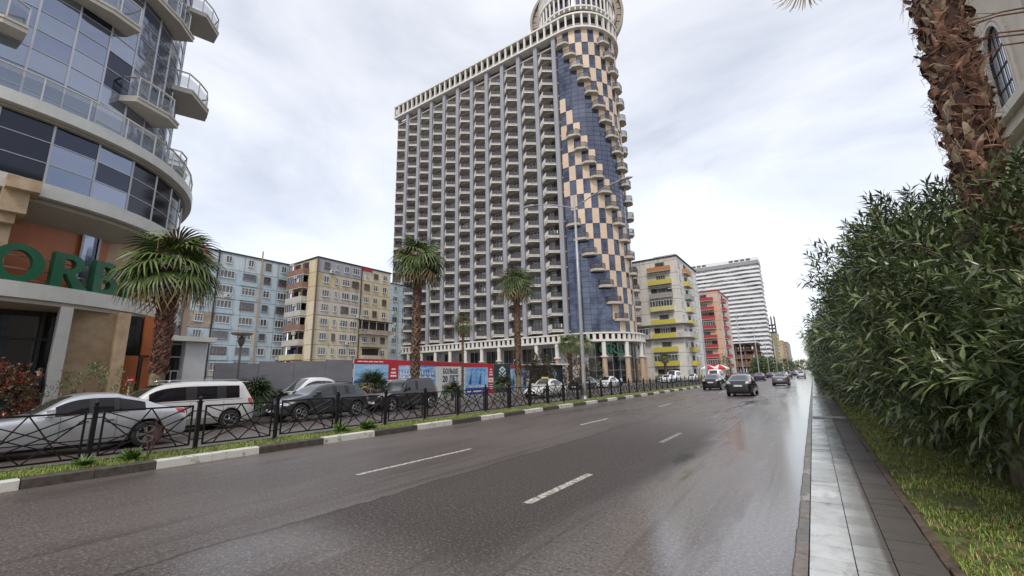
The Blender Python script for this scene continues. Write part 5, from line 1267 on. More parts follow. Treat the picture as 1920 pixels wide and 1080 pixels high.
def patch(bvh, pts, axis, lift=.006, d=None):
    """polygon (2-D) projected on the body. axis '+y','-y': pts (x,z); '+x','-x': pts (y,z)"""
    m = MB(); n = len(pts); cx = sum(p[0] for p in pts)/n; cy = sum(p[1] for p in pts)/n; K = 3
    def pj(a, b):
        if axis[1] == 'y': o, dr = Vector((a, 3 if axis[0] == '+' else -3, b)), Vector((0, -1 if axis[0] == '+' else 1, 0))
        else: o, dr = Vector((4 if axis[0] == '+' else -4, a, b)), Vector((-1 if axis[0] == '+' else 1, 0, 0))
        h = bvh.ray_cast(o, dr)
        if h[0] is None: return None
        nn = h[1] if h[1].dot(dr) < 0 else -h[1]
        return h[0]+nn*lift
    dense = []
    for i in range(n):
        a, b = pts[i], pts[(i+1) % n]
        for k in range(4): dense.append((a[0]+(b[0]-a[0])*k/4, a[1]+(b[1]-a[1])*k/4))
    N = len(dense); rings = []
    for j in range(K+1):
        f = 1-j/K*.999
        rings.append([pj(cx+(p[0]-cx)*f, cy+(p[1]-cy)*f) for p in dense])
    for j in range(K):
        for k in range(N):
            q = [rings[j][k], rings[j][(k+1) % N], rings[j+1][(k+1) % N], rings[j+1][k]]
            if any(v is None for v in q): continue
            if max((q[0]-q[2]).length, (q[1]-q[3]).length) > .45: continue
            m.add(q, [(0, 1, 2, 3)])
    return m
def seam(bvh, m, pts, side, w_=.008, mi=0):
    prev = None
    for (a, b) in zip(pts[:-1], pts[1:]):
        for k in range(7):
            x, z = a[0]+(b[0]-a[0])*k/6, a[1]+(b[1]-a[1])*k/6
            h = bvh.ray_cast(Vector((x, side*3, z)), Vector((0, -side, 0)))
            if h[0] is None: prev = None; continue
            if prev is not None: m.bar(prev, h[0], w_, .006, mi, up=(0, 1, 0))
            prev = h[0]
        prev = None
CARKIND = {}
def make_car(name, label, cat, kind, pmat, L=4.6, H=1.45, W=.88, sub=2, wr=.33, style=5, tintm=None, taxi=False, lowtrim=None, taillm=None, group=None, rimm=None, plate=True):
    """kind: sedan, coupe_sedan, mpv, suv, wagon_suv, jeep, hatch, van"""
    t = thing(name, label, cat, group=group); h = L/2; ti = tintm or cglass
    zb = .17 if kind not in ('suv', 'jeep', 'van') else .24
    G = {'sedan': dict(belt=.92, cowl=.95, hood=.80, f_over=.82, r_over=.98, ws0=.60, ws1=.05, rr0=-1.05, rr1=-1.72, deck=1.02),
         'fast': dict(belt=.94, cowl=.97, hood=.78, f_over=.85, r_over=.85, ws0=.95, ws1=.25, rr0=-.95, rr1=-1.98, deck=1.08),
         'mpv': dict(belt=1.02, cowl=1.08, hood=.86, f_over=.90, r_over=.92, ws0=1.30, ws1=.62, rr0=-1.95, rr1=-2.22, deck=None),
         'suv': dict(belt=1.03, cowl=1.10, hood=.96, f_over=.86, r_over=.80, ws0=.88, ws1=.28, rr0=-1.45, rr1=-1.98, deck=None),
         'jeep': dict(belt=1.05, cowl=1.07, hood=.99, f_over=.62, r_over=.70, ws0=.62, ws1=.30, rr0=-1.62, rr1=-1.86, deck=None),
         'hatch': dict(belt=.94, cowl=1.0, hood=.84, f_over=.80, r_over=.70, ws0=1.0, ws1=.22, rr0=-1.0, rr1=-1.86, deck=None),
         'van': dict(belt=1.15, cowl=1.2, hood=1.0, f_over=.85, r_over=.95, ws0=1.38, ws1=.85, rr0=-2.2, rr1=-2.45, deck=None)}[kind]
    k = L/(4.9 if kind == 'van' else 4.6 if kind != 'jeep' else 4.0) if kind != 'mpv' else L/4.8
    if kind == 'mpv': pass
    ws0, ws1, rr0, rr1 = [G[q]*k for q in ('ws0', 'ws1', 'rr0', 'rr1')]; belt, cowl, hood = G['belt'], G['cowl'], G['hood']; deck = G['deck']
    fa, ra = h-G['f_over'], -h+G['r_over']; box = kind in ('jeep', 'van', 'mpv')
    wt = W*(.80 if box else .70); wb = W*.94; nose = zb+.05
    st = []
    nz = hood-.14 if kind not in ('jeep',) else hood-.05
    st.append((h, nose+.12, nz-.16, nz-.14, W*.62, W*.60, W*.50, ''))
    st.append((h-.05, nose+.03, nz-.06, nz-.04, W*.78, W*.74, W*.66, ''))
    st.append((h-.22, zb, nz+.0, nz+.035, W*.93, W*.86, W*.76, ''))
    st.append((fa+.12, zb, hood-.02, hood+.04, W*.99, W*.90, W*.80, ''))
    st.append(((fa+ws0)/2+.06, zb, (hood+belt)/2, (hood+cowl)/2+.03, W, W*.93, W*.82, ''))
    st.append((ws0+.05, zb, belt-.02, cowl, W, wb, W*.80, 'w'))
    mid = (ws0+ws1)/2
    if kind == 'van':
        st[-1] = (ws0+.05, zb, belt-.02, cowl, W, wb, W*.84, 'w')
    st.append((mid, zb, belt, cowl+(H-cowl)*.56, W, wb, wt*1.04, 'ws'))
    st.append((ws1, zb, belt, H-.045, W, wb, wt, 's'))
    L2 = ws1-rr0; bp = ws1-L2*.32
    st.append((bp+.03, zb, belt+.005, H-.005, W, wb, wt, 'b')); st.append((bp-.03, zb, belt+.005, H, W, wb, wt, 's'))
    if kind in ('mpv', 'suv', 'van', 'wagon'):
        cp = ws1-L2*.70; st.append((cp+.03, zb, belt+.015, H, W, wb, wt, 'b')); st.append((cp-.03, zb, belt+.015, H, W, wb, wt, 's'))
    elif kind == 'jeep':
        st.append((ws1-L2*.5, zb, belt+.01, H, W, wb, wt, '')); st.append((ws1-L2*.56, zb, belt+.01, H, W, wb, wt, 's'))
    else:
        cp = ws1-L2*.74; st.append((cp+.02, zb, belt+.015, H-.015, W, wb, wt, 'b')); st.append((cp-.02, zb, belt+.015, H-.02, W, wb, wt, 's'))
    if kind in ('mpv', 'van', 'jeep'):
        st.append((rr0+.1, zb, belt+.03, H-.01, W, wb, wt, '')); st.append((rr0, zb, belt+.03, H-.03, W*.99, wb, wt*.98, 'r'))
        st.append((rr1, zb+.02, belt+.02, belt+.10, W*.95, wb*.97, W*.82, ''))
    elif kind in ('suv', 'hatch'):
        st.append((rr0, zb, belt+.06, H-.06, W, wb, wt*.98, 'r')); mm = (rr0+rr1)/2
        st.append((mm, zb, belt+.10, (H-.06)*.5+(belt+.16)*.5+.03, W*.99, wb*.98, wt, 'r')); st.append((rr1, zb+.02, belt+.09, belt+.14, W*.96, wb*.95, W*.76, ''))
    elif kind == 'fast':
        st.append((rr0, zb, belt+.05, H-.05, W, wb, wt*.97, 'r')); mm = (rr0+rr1)/2
        st.append((mm, zb, belt+.08, (H-.05)*.55+(deck+.03)*.45, W*.99, wb*.98, wt*.94, 'r')); st.append((rr1, zb+.02, deck-.03, deck+.01, W*.96, wb*.94, W*.72, ''))
    else:
        st.append((rr0+.25*k, zb, belt+.03, H-.05, W, wb, wt, 'rs')); st.append(((rr0+rr1)/2+.06, zb, belt+.05, (H-.05)*.5+(deck)*.5+.05, W, wb, wt*.98, 'r'))
        st.append((rr1, zb, deck-.05, deck, W*.98, wb*.96, W*.76, ''))
    tz = (deck if deck else belt+.06)
    if rr1-(-h) > .24: st.append((-h+.2, zb+.03, tz-.06, tz-.015, W*.94, W*.88, W*.72, ''))
    st.append((-h+.06, zb+.06, tz-.10, tz-.05, W*.86, W*.80, W*.66, '')); st.append((-h, zb+.16, tz-.20, tz-.16, W*.74, W*.70, W*.56, ''))
    res = car_shell(L, W, st, [pmat, ti, ti, ti], sub, (fa, ra), wr)
    wsm = cglass2 if kind in ('suv', 'fast', 'sedan', 'jeep') else cglass
    bvh, body = split_shell(res, t, [pmat, wsm, ti, ti])
    # seams, rails, handles
    m = MB()
    for s in (-1, 1):
        for x in (ws1*.6+ws0*.35, bp, ws1-L2*.72 if kind != 'jeep' else None):
            if x is None: continue
            seam(bvh, m, [(x, belt-.01), (x, zb+.14)], s)
        seam(bvh, m, [(fa-.44, zb+.16), (ra+.44, zb+.15)], s, .03)
        seam(bvh, m, [(ws0, belt-.0), (rr0+.1, belt+.03)], s, .016)
    m.build('door_seam', trim, body)
    m = MB()
    for s in (-1, 1):
        for x in (bp+.16, ws1-L2*.72+.14):
            hh = bvh.ray_cast(Vector((x, s*3, belt-.14)), Vector((0, -s, 0)))
            if hh[0]: m.box(x-.09, x+.09, hh[0].y-s*.01, hh[0].y+s*.03, belt-.155, belt-.13)
    m.build('door_handle', chrome if kind in ('sedan', 'mpv') else pmat, body)
    if lowtrim:
        for s in (-1, 1):
            m = MB(); seam(bvh, m, [(fa-.42, .42), (ra+.42, .42)], s, .24); m.build('lower_panel', lowtrim, t)
    for s in (-1, 1):                                                      # mirrors
        x = ws0-.18; m = MB(); y0 = s*(wb+.0)
        v = [(x+.06, y0+s*.03, belt+.02), (x+.06, y0+s*.20, belt+.05), (x+.05, y0+s*.20, belt+.15), (x+.06, y0+s*.03, belt+.16), (x-.08, y0+s*.03, belt+.0), (x-.06, y0+s*.23, belt+.03), (x-.06, y0+s*.23, belt+.17), (x-.08, y0+s*.03, belt+.19)]
        m.add(v, [(0, 1, 2, 3), (7, 6, 5, 4), (0, 4, 5, 1), (1, 5, 6, 2), (2, 6, 7, 3), (3, 7, 4, 0)]); m.bar((x-.02, y0-s*.05, belt+.04), (x-.02, y0+s*.06, belt+.07), .05); m.build('wing_mirror', pmat, t)
    # lamps
    for s in (-1, 1):
        ys = '+y' if s > 0 else '-y'
        z = nz-.10
        mm_ = patch(bvh, [(s*W*.50, z-.06), (s*W*.80, z-.05), (s*W*.84, z+.06), (s*W*.55, z+.02)], '+x')
        m2 = patch(bvh, [(h-.62, z+.09), (h-.30, z+.07), (h-.10, z-.03), (h-.28, z-.05)], ys)
        mm_.add(m2.V, m2.F)
        if mm_.F: mm_.build('headlight', headl, t)
        tl = taillm or taill; tzz = tz-.14 if kind not in ('mpv', 'van', 'jeep') else belt-.12
        hh_ = .10 if kind in ('sedan',) else .13 if kind != 'mpv' else .22
        mm_ = patch(bvh, [(s*W*.52, tzz-hh_*.6), (s*W*.80, tzz-hh_*.8), (s*W*.82, tzz+hh_*.7), (s*W*.60, tzz+hh_*.5)], '-x')
        m2 = patch(bvh, [(-h+.12, tzz-hh_*.7), (-h+.30, tzz-hh_*.2), (-h+.36, tzz+hh_*.8), (-h+.16, tzz+hh_*.7)], ys); mm_.add(m2.V, m2.F)
        if mm_.F: mm_.build('tail_light', tl, t)
    # grille, bumper slots, plates
    m = patch(bvh, [(-W*.42, nz-.30), (W*.42, nz-.30), (W*.46, nz-.13), (-W*.46, nz-.13)], '+x', .008)
    if m.F: m.build('grille', trim, t)
    m = patch(bvh, [(-W*.55, zb+.08), (W*.55, zb+.08), (W*.5, zb+.2), (-W*.5, zb+.2)], '+x', .008)
    if m.F: m.build('air_intake', trim, t)
    m = patch(bvh, [(-W*.7, zb+.07), (W*.7, zb+.07), (W*.66, zb+.17), (-W*.66, zb+.17)], '-x', .008)
    if m.F: m.build('rear_bumper_trim', trim, t)
    if plate:
        for sx in (1, -1):
            zc = zb+.24 if sx > 0 else (tz-.36 if kind != 'mpv' else .62); hh = bvh.ray_cast(Vector((sx*4, 0, zc)), Vector((-sx, 0, 0)))
            if hh[0]: m = MB(); m.box(hh[0].x-.012, hh[0].x+sx*.025, -.26, .26, zc-.055, zc+.055); m.build('number_plate', plate_m, t)
    me_t, me_r = wheel_meshes(wr, .20, style, rimm)
    for ax in (fa, ra):
        for s in (-1, 1):
            o = link('wheel', me_t, t, (ax, s*(W-.115), wr), 0 if s > 0 else PI); link('rim', me_r, o)
    m = MB(); m.box(ra+.1, fa-.1, -W*.7, W*.7, zb-.03, zb+.1); m.box(-h+.3, h-.3, -W*.55, W*.55, zb-.01, zb+.2); m.build('underbody', trim, t)
    if taxi:
        m = MB(); m.box(-.12, .12, -.25, .25, H+.02, H+.13); m.build('roof_sign', mat('taxi_sign', (.75, .55, .15), .4), t)
    if kind in ('mpv', 'suv'):
        for s in (-1, 1):
            m = MB(); m.tube([(ws1-.15, s*wt*.88, H+.015), (ws1-.3, s*wt*.88, H+.05), (rr0+.3, s*wt*.88, H+.045), (rr0+.15, s*wt*.88, H+.0)], .016, 6); m.build('roof_rail', pmat if kind == 'suv' else alloy, t, smooth=True)
    if kind in ('mpv', 'hatch', 'suv'):
        m = MB(); m.box(rr0-.18, rr0+.05, -wt*.85, wt*.85, H-.05, H-.015); m.build('spoiler', pmat, t)
    return t
silver = paint('silver', (.52, .53, .55), .55, .3); pearl = paint('pearl', (.66, .65, .63), .15); beige = paint('beige', (.36, .33, .29), .4)
charcoal = paint('charcoal', (.055, .055, .062), .4, .22); white_p = paint('white', (.72, .72, .72), .05); dark_olive = paint('dark_brown', (.035, .030, .030), .35, .25)
black_p = paint('black', (.010, .010, .013), .1, .16); grey_p = paint('grey', (.16, .15, .15), .5, .3); navy_p = paint('navy', (.025, .03, .07), .3, .25); taxi_p = paint('taxi_white', (.66, .66, .60), .05)
DN, UP = -PI/2, PI/2      # facing the camera's left (down the side street) / driving away
def put(o, x, y, rz): o.location = (x, y, .004); o.rotation_euler = (0, 0, rz); return o
put(make_car('sedan_car', 'big silver sedan at far left behind the black railing, rear end to the right', 'car', 'sedan', silver, 4.9, 1.47, .90, wr=.335, tintm=tint, style=5), -16.05, 2.93, DN)
put(make_car('minivan', 'white and beige minivan with roof rails parked beyond the silver sedan', 'minivan', 'mpv', pearl, 4.85, 1.72, .93, wr=.335, tintm=tint, lowtrim=beige), -18.95, 6.15, DN)
put(make_car('crossover_car', 'dark grey crossover facing left between two small fan palms', 'car', 'suv', charcoal, 4.35, 1.55, .90, wr=.35), -18.65, 11.55, DN)
put(make_car('hatchback_car', 'white rounded car partly hidden behind the dark grey crossover', 'car', 'fast', white_p, 4.4, 1.70, .87, wr=.33), -21.7, 12.75, DN).location.z = .145
put(make_car('offroad_car', 'dark boxy short off-road car in front of the poster hoarding', 'car', 'jeep', dark_olive, 4.15, 1.70, .89, wr=.37), -19.0, 16.75, DN)
put(make_car('taxi_car', 'white taxi sedan with small yellow roof sign behind the railing', 'taxi', 'sedan', taxi_p, 4.5, 1.45, .87, taxi=True, tintm=cglass2), -17.9, 30.6, DN)
put(make_car('hybrid_car', 'black hatchback driving away, nearest car on the road', 'car', 'fast', black_p, 4.45, 1.49, .87, wr=.32, taillm=taill_c), -4.42, 36.1, UP)
put(make_car('hybrid_car', 'black hatchback driving away in the left lane beside the railing end', 'car', 'fast', black_p, 4.45, 1.49, .87, sub=1, wr=.32, taillm=taill_c), -8.36, 48.2, UP)
put(make_car('saloon_car', 'dark grey saloon driving away alone in the middle lane', 'car', 'sedan', grey_p, 4.7, 1.43, .88, sub=1), -3.35, 62.3, UP)
far = [('saloon_car', 'dark blue saloon in the left lane beyond the white van', 'sedan', navy_p, -8.2, 92, UP, 1.45), ('hatchback_car', 'small white car ahead of the grey saloon', 'hatch', white_p, -4.6, 95, UP, 1.5),
       ('hatchback_car', 'pale hatchback far ahead near the right kerb', 'hatch', silver, -2.4, 122, UP, 1.55), ('crossover_car', 'dark crossover far down the road ahead of the small white car', 'suv', charcoal, -4.9, 118, UP, 1.65)]
for nm, lb, kd, pm_, x, y, rz, H_ in far: put(make_car(nm, lb, 'car', kd, pm_, 4.4, H_, .87, sub=1, plate=False), x, y, rz)
sil = make_car('minibus', 'white high roofed van among the cars left of the road, dark rear window', 'van', 'van', white_p, 5.2, 2.15, .95, sub=1, wr=.34); put(sil, -12.6, 75, UP)
put(make_car('minibus', 'white van parked by the foot of the yellow balcony block', 'van', 'van', white_p, 5.2, 2.2, .95, sub=1, wr=.34), -21.5, 84, DN)
gcar = 'parked cars beyond the tower'
a_ = put(make_car('parked_car', 'white car parked left of the white van at the foot of the yellow balcony block', 'car', 'hatch', white_p, 4.2, 1.5, .87, sub=1, group=gcar), -20.6, 76.5, DN)
b_ = put(make_car('parked_car', 'black car parked in front of the tower columns', 'car', 'suv', black_p, 4.4, 1.55, .88, sub=1, group=gcar), -21.0, 44, DN)
dup(a_, (-20.8, 50.5, .004), DN, 'pale car parked just right of the black one by the tower columns')
dup(b_, (-22.6, 80.5, .004), DN, 'dark car parked behind the white hatchback near the yellow balcony block')
dup(a_, (-19.9, 92, .004), DN, 'white car parked right of the white van by the railing end')
c_ = put(make_car('queued_car', 'dark car far ahead left of the lane, one of the queue', 'car', 'sedan', navy_p, 4.6, 1.45, .88, sub=1, plate=False), -12.4, 104, UP)
put(make_car('queued_car', 'white car just behind the two black hatchbacks beside the white van', 'car', 'hatch', white_p, 4.3, 1.5, .87, sub=1), -11.2, 66, UP)
for k, (x, y, lb) in enumerate([(-9.0, 128, 'tiny dark car far down the left lane'), (-15.5, 118, 'tiny dark car in front of the unfinished frame building'), (-8.6, 150, 'tiny dark car near the vanishing point, left lane'), (-5.1, 165, 'tiny dark car near the vanishing point, middle lane'), (-8.8, 190, 'farthest tiny dark car by the vanishing point'), (-18, 135, 'dark car parked far off under the striped tower')]): dup(c_, (x, y, .004), UP, lb)

# ------------------------------------------------------------------ motorcycle by the columns
def motorcycle(loc, rz, label):
    t = thing('motorcycle', label, 'motorcycle', loc, rz); blue = mat('moto_blue', (.25, .32, .45), .3, coat=.5)
    for x in (-.65, .65):
        m = MB(); m.lathe([(.22, -.05), (.30, -.05), (.31, 0), (.30, .05), (.22, .05), (.22, -.05)], 20, axis='y'); w_ = m.build('wheel', tyre_m, t, smooth=True); w_.location = (x, 0, .31)
        m = MB()
        for k in range(6): m.bar((0, 0, 0), (.23*math.cos(k*PI/3), 0, .23*math.sin(k*PI/3)), .02)
        m.build('rim', alloy, w_)
    m = MB(); m.bar((-.65, 0, .31), (-.1, 0, .45), .06); m.bar((.65, 0, .31), (.4, 0, .95), .05); m.bar((-.1, 0, .45), (.42, 0, .85), .08); m.box(-.2, .2, -.12, .12, .3, .55); m.build('frame', trim, t)
    m = MB(); m.lathe([(0, -.28), (.13, -.2), (.16, 0), (.12, .2), (0, .26)], 12, (.15, 0, .82), axis='x'); m.build('tank', blue, t, smooth=True)
    m = MB(); m.box(-.6, -.02, -.12, .12, .74, .84); m.build('seat', trim, t)
    m = MB(); m.extr([(.35, .6), (.72, .75), (.62, 1.15), (.45, 1.2)], -.16, .16); m.build('fairing', blue, t)
    m = MB(); m.bar((.42, -.35, 1.05), (.42, .35, 1.05), .03); m.build('handlebar', trim, t)
    return t
motorcycle((-21.3, 56.6, .0), DN+.3, 'pale blue motorcycle parked in front of the round tower columns')

# ================================================================== VEGETATION
def leafmat(name, c1, c2, rough=.42, island=.35, trans=.0):
    m = mat(name, c1, rough, col2=c2, scale=1.6, island=island, lo=.4, hi=.6); t, b = nodes_of(m); b.inputs['Specular IOR Level'].default_value = .45; return m
palm_green = leafmat('palm_leaf', (.13, .17, .045), (.06, .095, .028), .38); palm_dry = leafmat('palm_leaf_dry', (.34, .27, .15), (.22, .15, .07), .7)
palm_bark = mat('palm_boots', (.24, .11, .075), .85, col2=(.07, .03, .022), scale=5, island=.45); palm_bare = mat('palm_trunk_smooth', (.24, .19, .13), .85, col2=(.13, .10, .06), scale=7, bump=.5, bscale=20)
ole = leafmat('oleander_leaf', (.175, .220, .088), (.055, .085, .032), .27, .5); ole_pale = leafmat('oleander_leaf_pale', (.30, .33, .20), (.22, .20, .10), .4, .3); stemm = mat('shrub_stem', (.13, .075, .05), .8, var=.4, scale=6)

def fan_leaf(nseg=22, Rl=1.0, spread=2.05, droop=.45, tip=.35, pet=.7, wseg=.07, rnd=random):
    """one fan leaf along +x: petiole then radiating pleated segments. returns V,F"""
    V, F = [], []
    V += [(0, -.02, 0), (0, .02, 0), (pet, .015, 0), (pet, -.015, 0), (pet*.5, 0, -.03)]; F += [(0, 1, 2, 3)]
    for k in range(nseg):
        a = (k/(nseg-1)-.5)*2*spread+rnd.uniform(-.03, .03); L = Rl*(1-.22*abs(a/spread)**2)*rnd.uniform(.9, 1.05); ca, sa = math.cos(a), math.sin(a); w_ = wseg*rnd.uniform(.8, 1.1)
        pts = [(0.02, .012), (.45, w_*.55), (.72, w_*.42), (1.0, .004)]; o = len(V); tw = rnd.uniform(-.3, .3)
        for r, hw in pts:
            rr = r*L; z = -droop*rr*rr*.55-(tip*max(0, r-.6)**1.3*2.2*L)*rnd.uniform(.8, 1.2); rh = rr*(1-.25*max(0, r-.6))
            x, y = pet+rh*ca, rh*sa
            V += [(x+sa*hw, y-ca*hw, z-hw*.5+tw*hw), (x, y, z+hw*.25), (x-sa*hw, y+ca*hw, z-hw*.5-tw*hw)]
        for i in range(3):
            q = o+i*3; F += [(q, q+3, q+4, q+1), (q+1, q+4, q+5, q+2)]
    return V, F
def crown_mesh(nf, Rl, nseg, seed, dry_frac=.12, pet=.7, lo_=-1.2, hi_=1.35, droop=.45, wseg=.07):
    rnd = random.Random(seed); vs, fs, ms = [], [], []; off = 0
    for k in range(nf):
        u = (k+.5)/nf; el = hi_+(lo_-hi_)*u**.85+rnd.uniform(-.1, .1); az = k*2.399963+rnd.uniform(-.2, .2)
        V, F = fan_leaf(nseg, Rl*rnd.uniform(.85, 1.1), 2.0, droop*(1+.6*(1-abs(math.sin(el)))), .4 if el > -.3 else .6, pet*rnd.uniform(.8, 1.15), wseg, rnd)
        V = np.array(V); roll = rnd.uniform(-.5, .5)
        Rx = np.array([[1, 0, 0], [0, math.cos(roll), -math.sin(roll)], [0, math.sin(roll), math.cos(roll)]])
        ce, se = math.cos(el), math.sin(el); Ry = np.array([[ce, 0, -se], [0, 1, 0], [se, 0, ce]]); cz, sz = math.cos(az), math.sin(az); Rz = np.array([[cz, -sz, 0], [sz, cz, 0], [0, 0, 1]])
        V = V @ (Rz @ Ry @ Rx).T
        # gravity: everything far from the axis sags
        rad = np.hypot(V[:, 0], V[:, 1]); V[:, 2] -= .10*rad**2
        vs.append(V); fs.append(np.array(F)+off); off += len(V); dry = rnd.random() < (dry_frac if el > -.55 else .8); ms.append(np.full(len(F), int(dry)))
    return np.concatenate(vs), np.concatenate(fs), np.concatenate(ms)
def trunk(parent, h, r0, r1, boots=True, seed=0, z_bare=1.4, nb=260, bs=1.0, base_loc=(0, 0, 0)):
    rnd = random.Random(seed); m = MB(); n = 14; prof = []
    for k in range(n+1): prof.append((r0+(r1-r0)*k/n+rnd.uniform(-.01, .01), h*k/n))
    prof.insert(0, (r0*1.3, -.05)); m.lathe(prof, 14); tr = m.build('trunk', palm_bare, parent, smooth=True)
    if boots:
        b = MB()
        for k in range(nb):
            u = k/nb; z = z_bare+(h-z_bare)*u; a = k*2.39996+rnd.uniform(-.15, .15); r = r0+(r1-r0)*z/h; L = rnd.uniform(.16, .26)*bs; w_ = rnd.uniform(.07, .11)*bs; out_ = rnd.uniform(.05, .11)*bs
            c, s = math.cos(a), math.sin(a); R0 = r*.98
            def P(t_, up, ou): return (c*(R0+ou)-s*t_, s*(R0+ou)+c*t_, z+up)
            tw = rnd.uniform(-.05, .05)*bs
            b.add([P(-w_, 0, 0), P(w_, 0, 0), P(w_*.75+tw, L*.5, out_*.6), P(-w_*.75+tw, L*.5, out_*.6), P(w_*.3+tw*2, L, out_*1.25), P(-w_*.3+tw*2, L, out_*1.25), P(0, L*.45, out_*1.1)], [(0, 1, 2, 6), (0, 6, 3), (3, 6, 5), (6, 2, 4), (6, 4, 5)])
        b.build('leaf_bases', palm_bark, tr)
    return tr
def palm(name, label, loc, h, crown_r, r0, r1, nf=46, seed=1, nb=260, nseg=20, z_bare=1.4, dry=.12, group=None, bs=1.0, droop=.45, lo_=-1.2):
    t = thing(name, label, 'palm tree', loc, random.Random(seed).uniform(0, 6), group); trunk(t, h, r0, r1, True, seed, z_bare, nb, bs)
    V, F, mi = crown_mesh(nf, crown_r*.62, nseg, seed, dry, crown_r*.42, droop=droop, lo_=lo_, wseg=.058*crown_r/1.4); V[:, 2] += h+.05
    npmesh('crown', V, F, [palm_green, palm_dry], t, mi=mi); return t
palm('fan_palm', 'tall fan palm with shaggy red brown trunk at left, in front of the green letters', (-21.0, 6.15, .1), 6.2, 2.1, .24, .25, 34, 3, 420, 22, 1.9, .14, bs=.95, lo_=-.75, droop=.3)
palm('fan_palm', 'tall slender fan palm rising behind the dark off-road car', (-21.0, 19.5, .1), 9.4, 2.15, .25, .21, 36, 5, 360, 18, 1.5, .1, lo_=-.85, droop=.35)
palm('fan_palm', 'tall fan palm at the middle of the tower, right of the poster hoarding', (-21.0, 31.4, .1), 9.8, 2.1, .25, .22, 34, 8, 320, 16, 1.5, .12, lo_=-.85, droop=.35)
palm('young_palm', 'thin young palm with small crown before the white lettered poster', (-22.3, 25.6, .1), 5.6, 1.05, .10, .09, 26, 9, 60, 14, .8, .2, bs=.5)
pp = palm('fan_palm', 'small palm left of the pale lamp pole in front of the tower podium', (-22, 43.2, .1), 5.1, 1.6, .2, .2, 34, 12, 160, 14, 1.2, .12)
dup(pp, (-22, 46.3, .1), 2.2, label='small palm directly behind the pale lamp pole before the tower podium'); dup(pp, (-26.6, 98, .1), 1.0, label='palm at the right edge of the tower podium, before the yellow balcony block')
# low clumping fan palms by the side street
def low_palm(label, loc, r, nf, seed, h=.35, flat=1.0):
    t = thing('dwarf_palm', label, 'fan palm', loc, 0, 'low fan palms by the side street'); m = MB(); rnd = random.Random(seed)
    for k in range(5): a = rnd.uniform(0, 6.3); m.tube([(0, 0, -.1), (.12*math.cos(a), .12*math.sin(a), h), (.3*math.cos(a), .3*math.sin(a), h+r*.5)], [.05, .04, .015], 6)
    m.build('stem', stemm, t); V, F, mi = crown_mesh(nf, r*.55, 14, seed, .05, r*.5, lo_=-.25, hi_=1.4, droop=.2, wseg=.045); V[:, 2] = V[:, 2]*flat+h
    npmesh('fronds', V, F, [leafmat('dwarf_palm_leaf', (.055, .085, .03), (.028, .05, .02), .4), palm_dry], t, mi=mi); return t
low_palm('dark bushy low fan palm just right of the minivan tail', (-20.9, 9.7, .1), 1.25, 70, 21, .75)
low_palm('small lower fan palm clump between the dark bushy palm and the grey crossover', (-20.7, 10.75, .1), .85, 34, 22, .45)
low_palm('multi stemmed fan palm standing in front of the red poster panel', (-20.6, 15.95, .1), 1.15, 46, 23, 1.15)
low_palm('spiky small fan palm under the word poster', (-20.6, 22.6, .1), .9, 30, 24, .6)
low_palm('yellowish small fan palm under the green emblem poster', (-20.6, 28.6, .1), 1.1, 30, 25, .9)
# broad-leaved shrubs
def leaves(P, D, L, w_, fold=.25):
    """lanceolate leaves at P (n,3) along D (n,3): 2 quads each"""
    n = len(P); up = RNG.normal(size=(n, 3))*.35+np.array([0, 0, 1.0]); side = np.cross(D, up); side /= np.linalg.norm(side, axis=1)[:, None]+1e-9; nr = np.cross(side, D)
    L = np.asarray(L).reshape(-1, 1)*np.ones((n, 1)); w_ = np.asarray(w_).reshape(-1, 1)*np.ones((n, 1)); sag = RNG.uniform(.02, .22, (n, 1))*L
    g = np.array([0, 0, -1.0])
    b = P; m1 = P+D*L*.45+nr*L*.04+g*sag*.25; tp = P+D*L+g*sag
    l1 = m1+side*w_-nr*w_*fold*0+nr*w_*fold; r1 = m1-side*w_+nr*w_*fold
    V = np.stack([b, l1, tp, r1, m1], 1).reshape(-1, 3); o = np.arange(n)[:, None]*5
    F = np.concatenate([o+np.array([[0, 4, 1]]), o+np.array([[4, 2, 1]]), o+np.array([[0, 3, 4]]), o+np.array([[3, 2, 4]])], 0); return V, F
def shoots(C, D, per, Ls, leafL, leafW, spread=.9):
    """C (n,3) shoot bases, D (n,3) directions; whorled leaves toward the tip"""
    n = len(C); k = np.arange(per); u = .25+.75*(k//3)/(max(1, (per-1)//3)); P = C[:, None, :]+D[:, None, :]*(Ls*u)[None, :, None]
    a = (k*2.094+(k//3)*1.05)[None, :]+RNG.uniform(0, 6.28, (n, 1)); t = np.cross(D, np.array([.3, .2, 1.0])); t /= np.linalg.norm(t, axis=1)[:, None]; s = np.cross(D, t)
    rad = t[:, None, :]*np.cos(a)[:, :, None]+s[:, None, :]*np.sin(a)[:, :, None]; f = (spread*(1.15-.6*u))[None, :, None]
    LD = D[:, None, :]*1.0*(1-.3*f)+rad*f+RNG.normal(size=(n, per, 3))*.12; LD /= np.linalg.norm(LD, axis=2)[:, :, None]
    P = P.reshape(-1, 3); LD = LD.reshape(-1, 3); m = len(P); return leaves(P, LD, RNG.uniform(.75, 1.15, m)*leafL, RNG.uniform(.8, 1.15, m)*leafW)
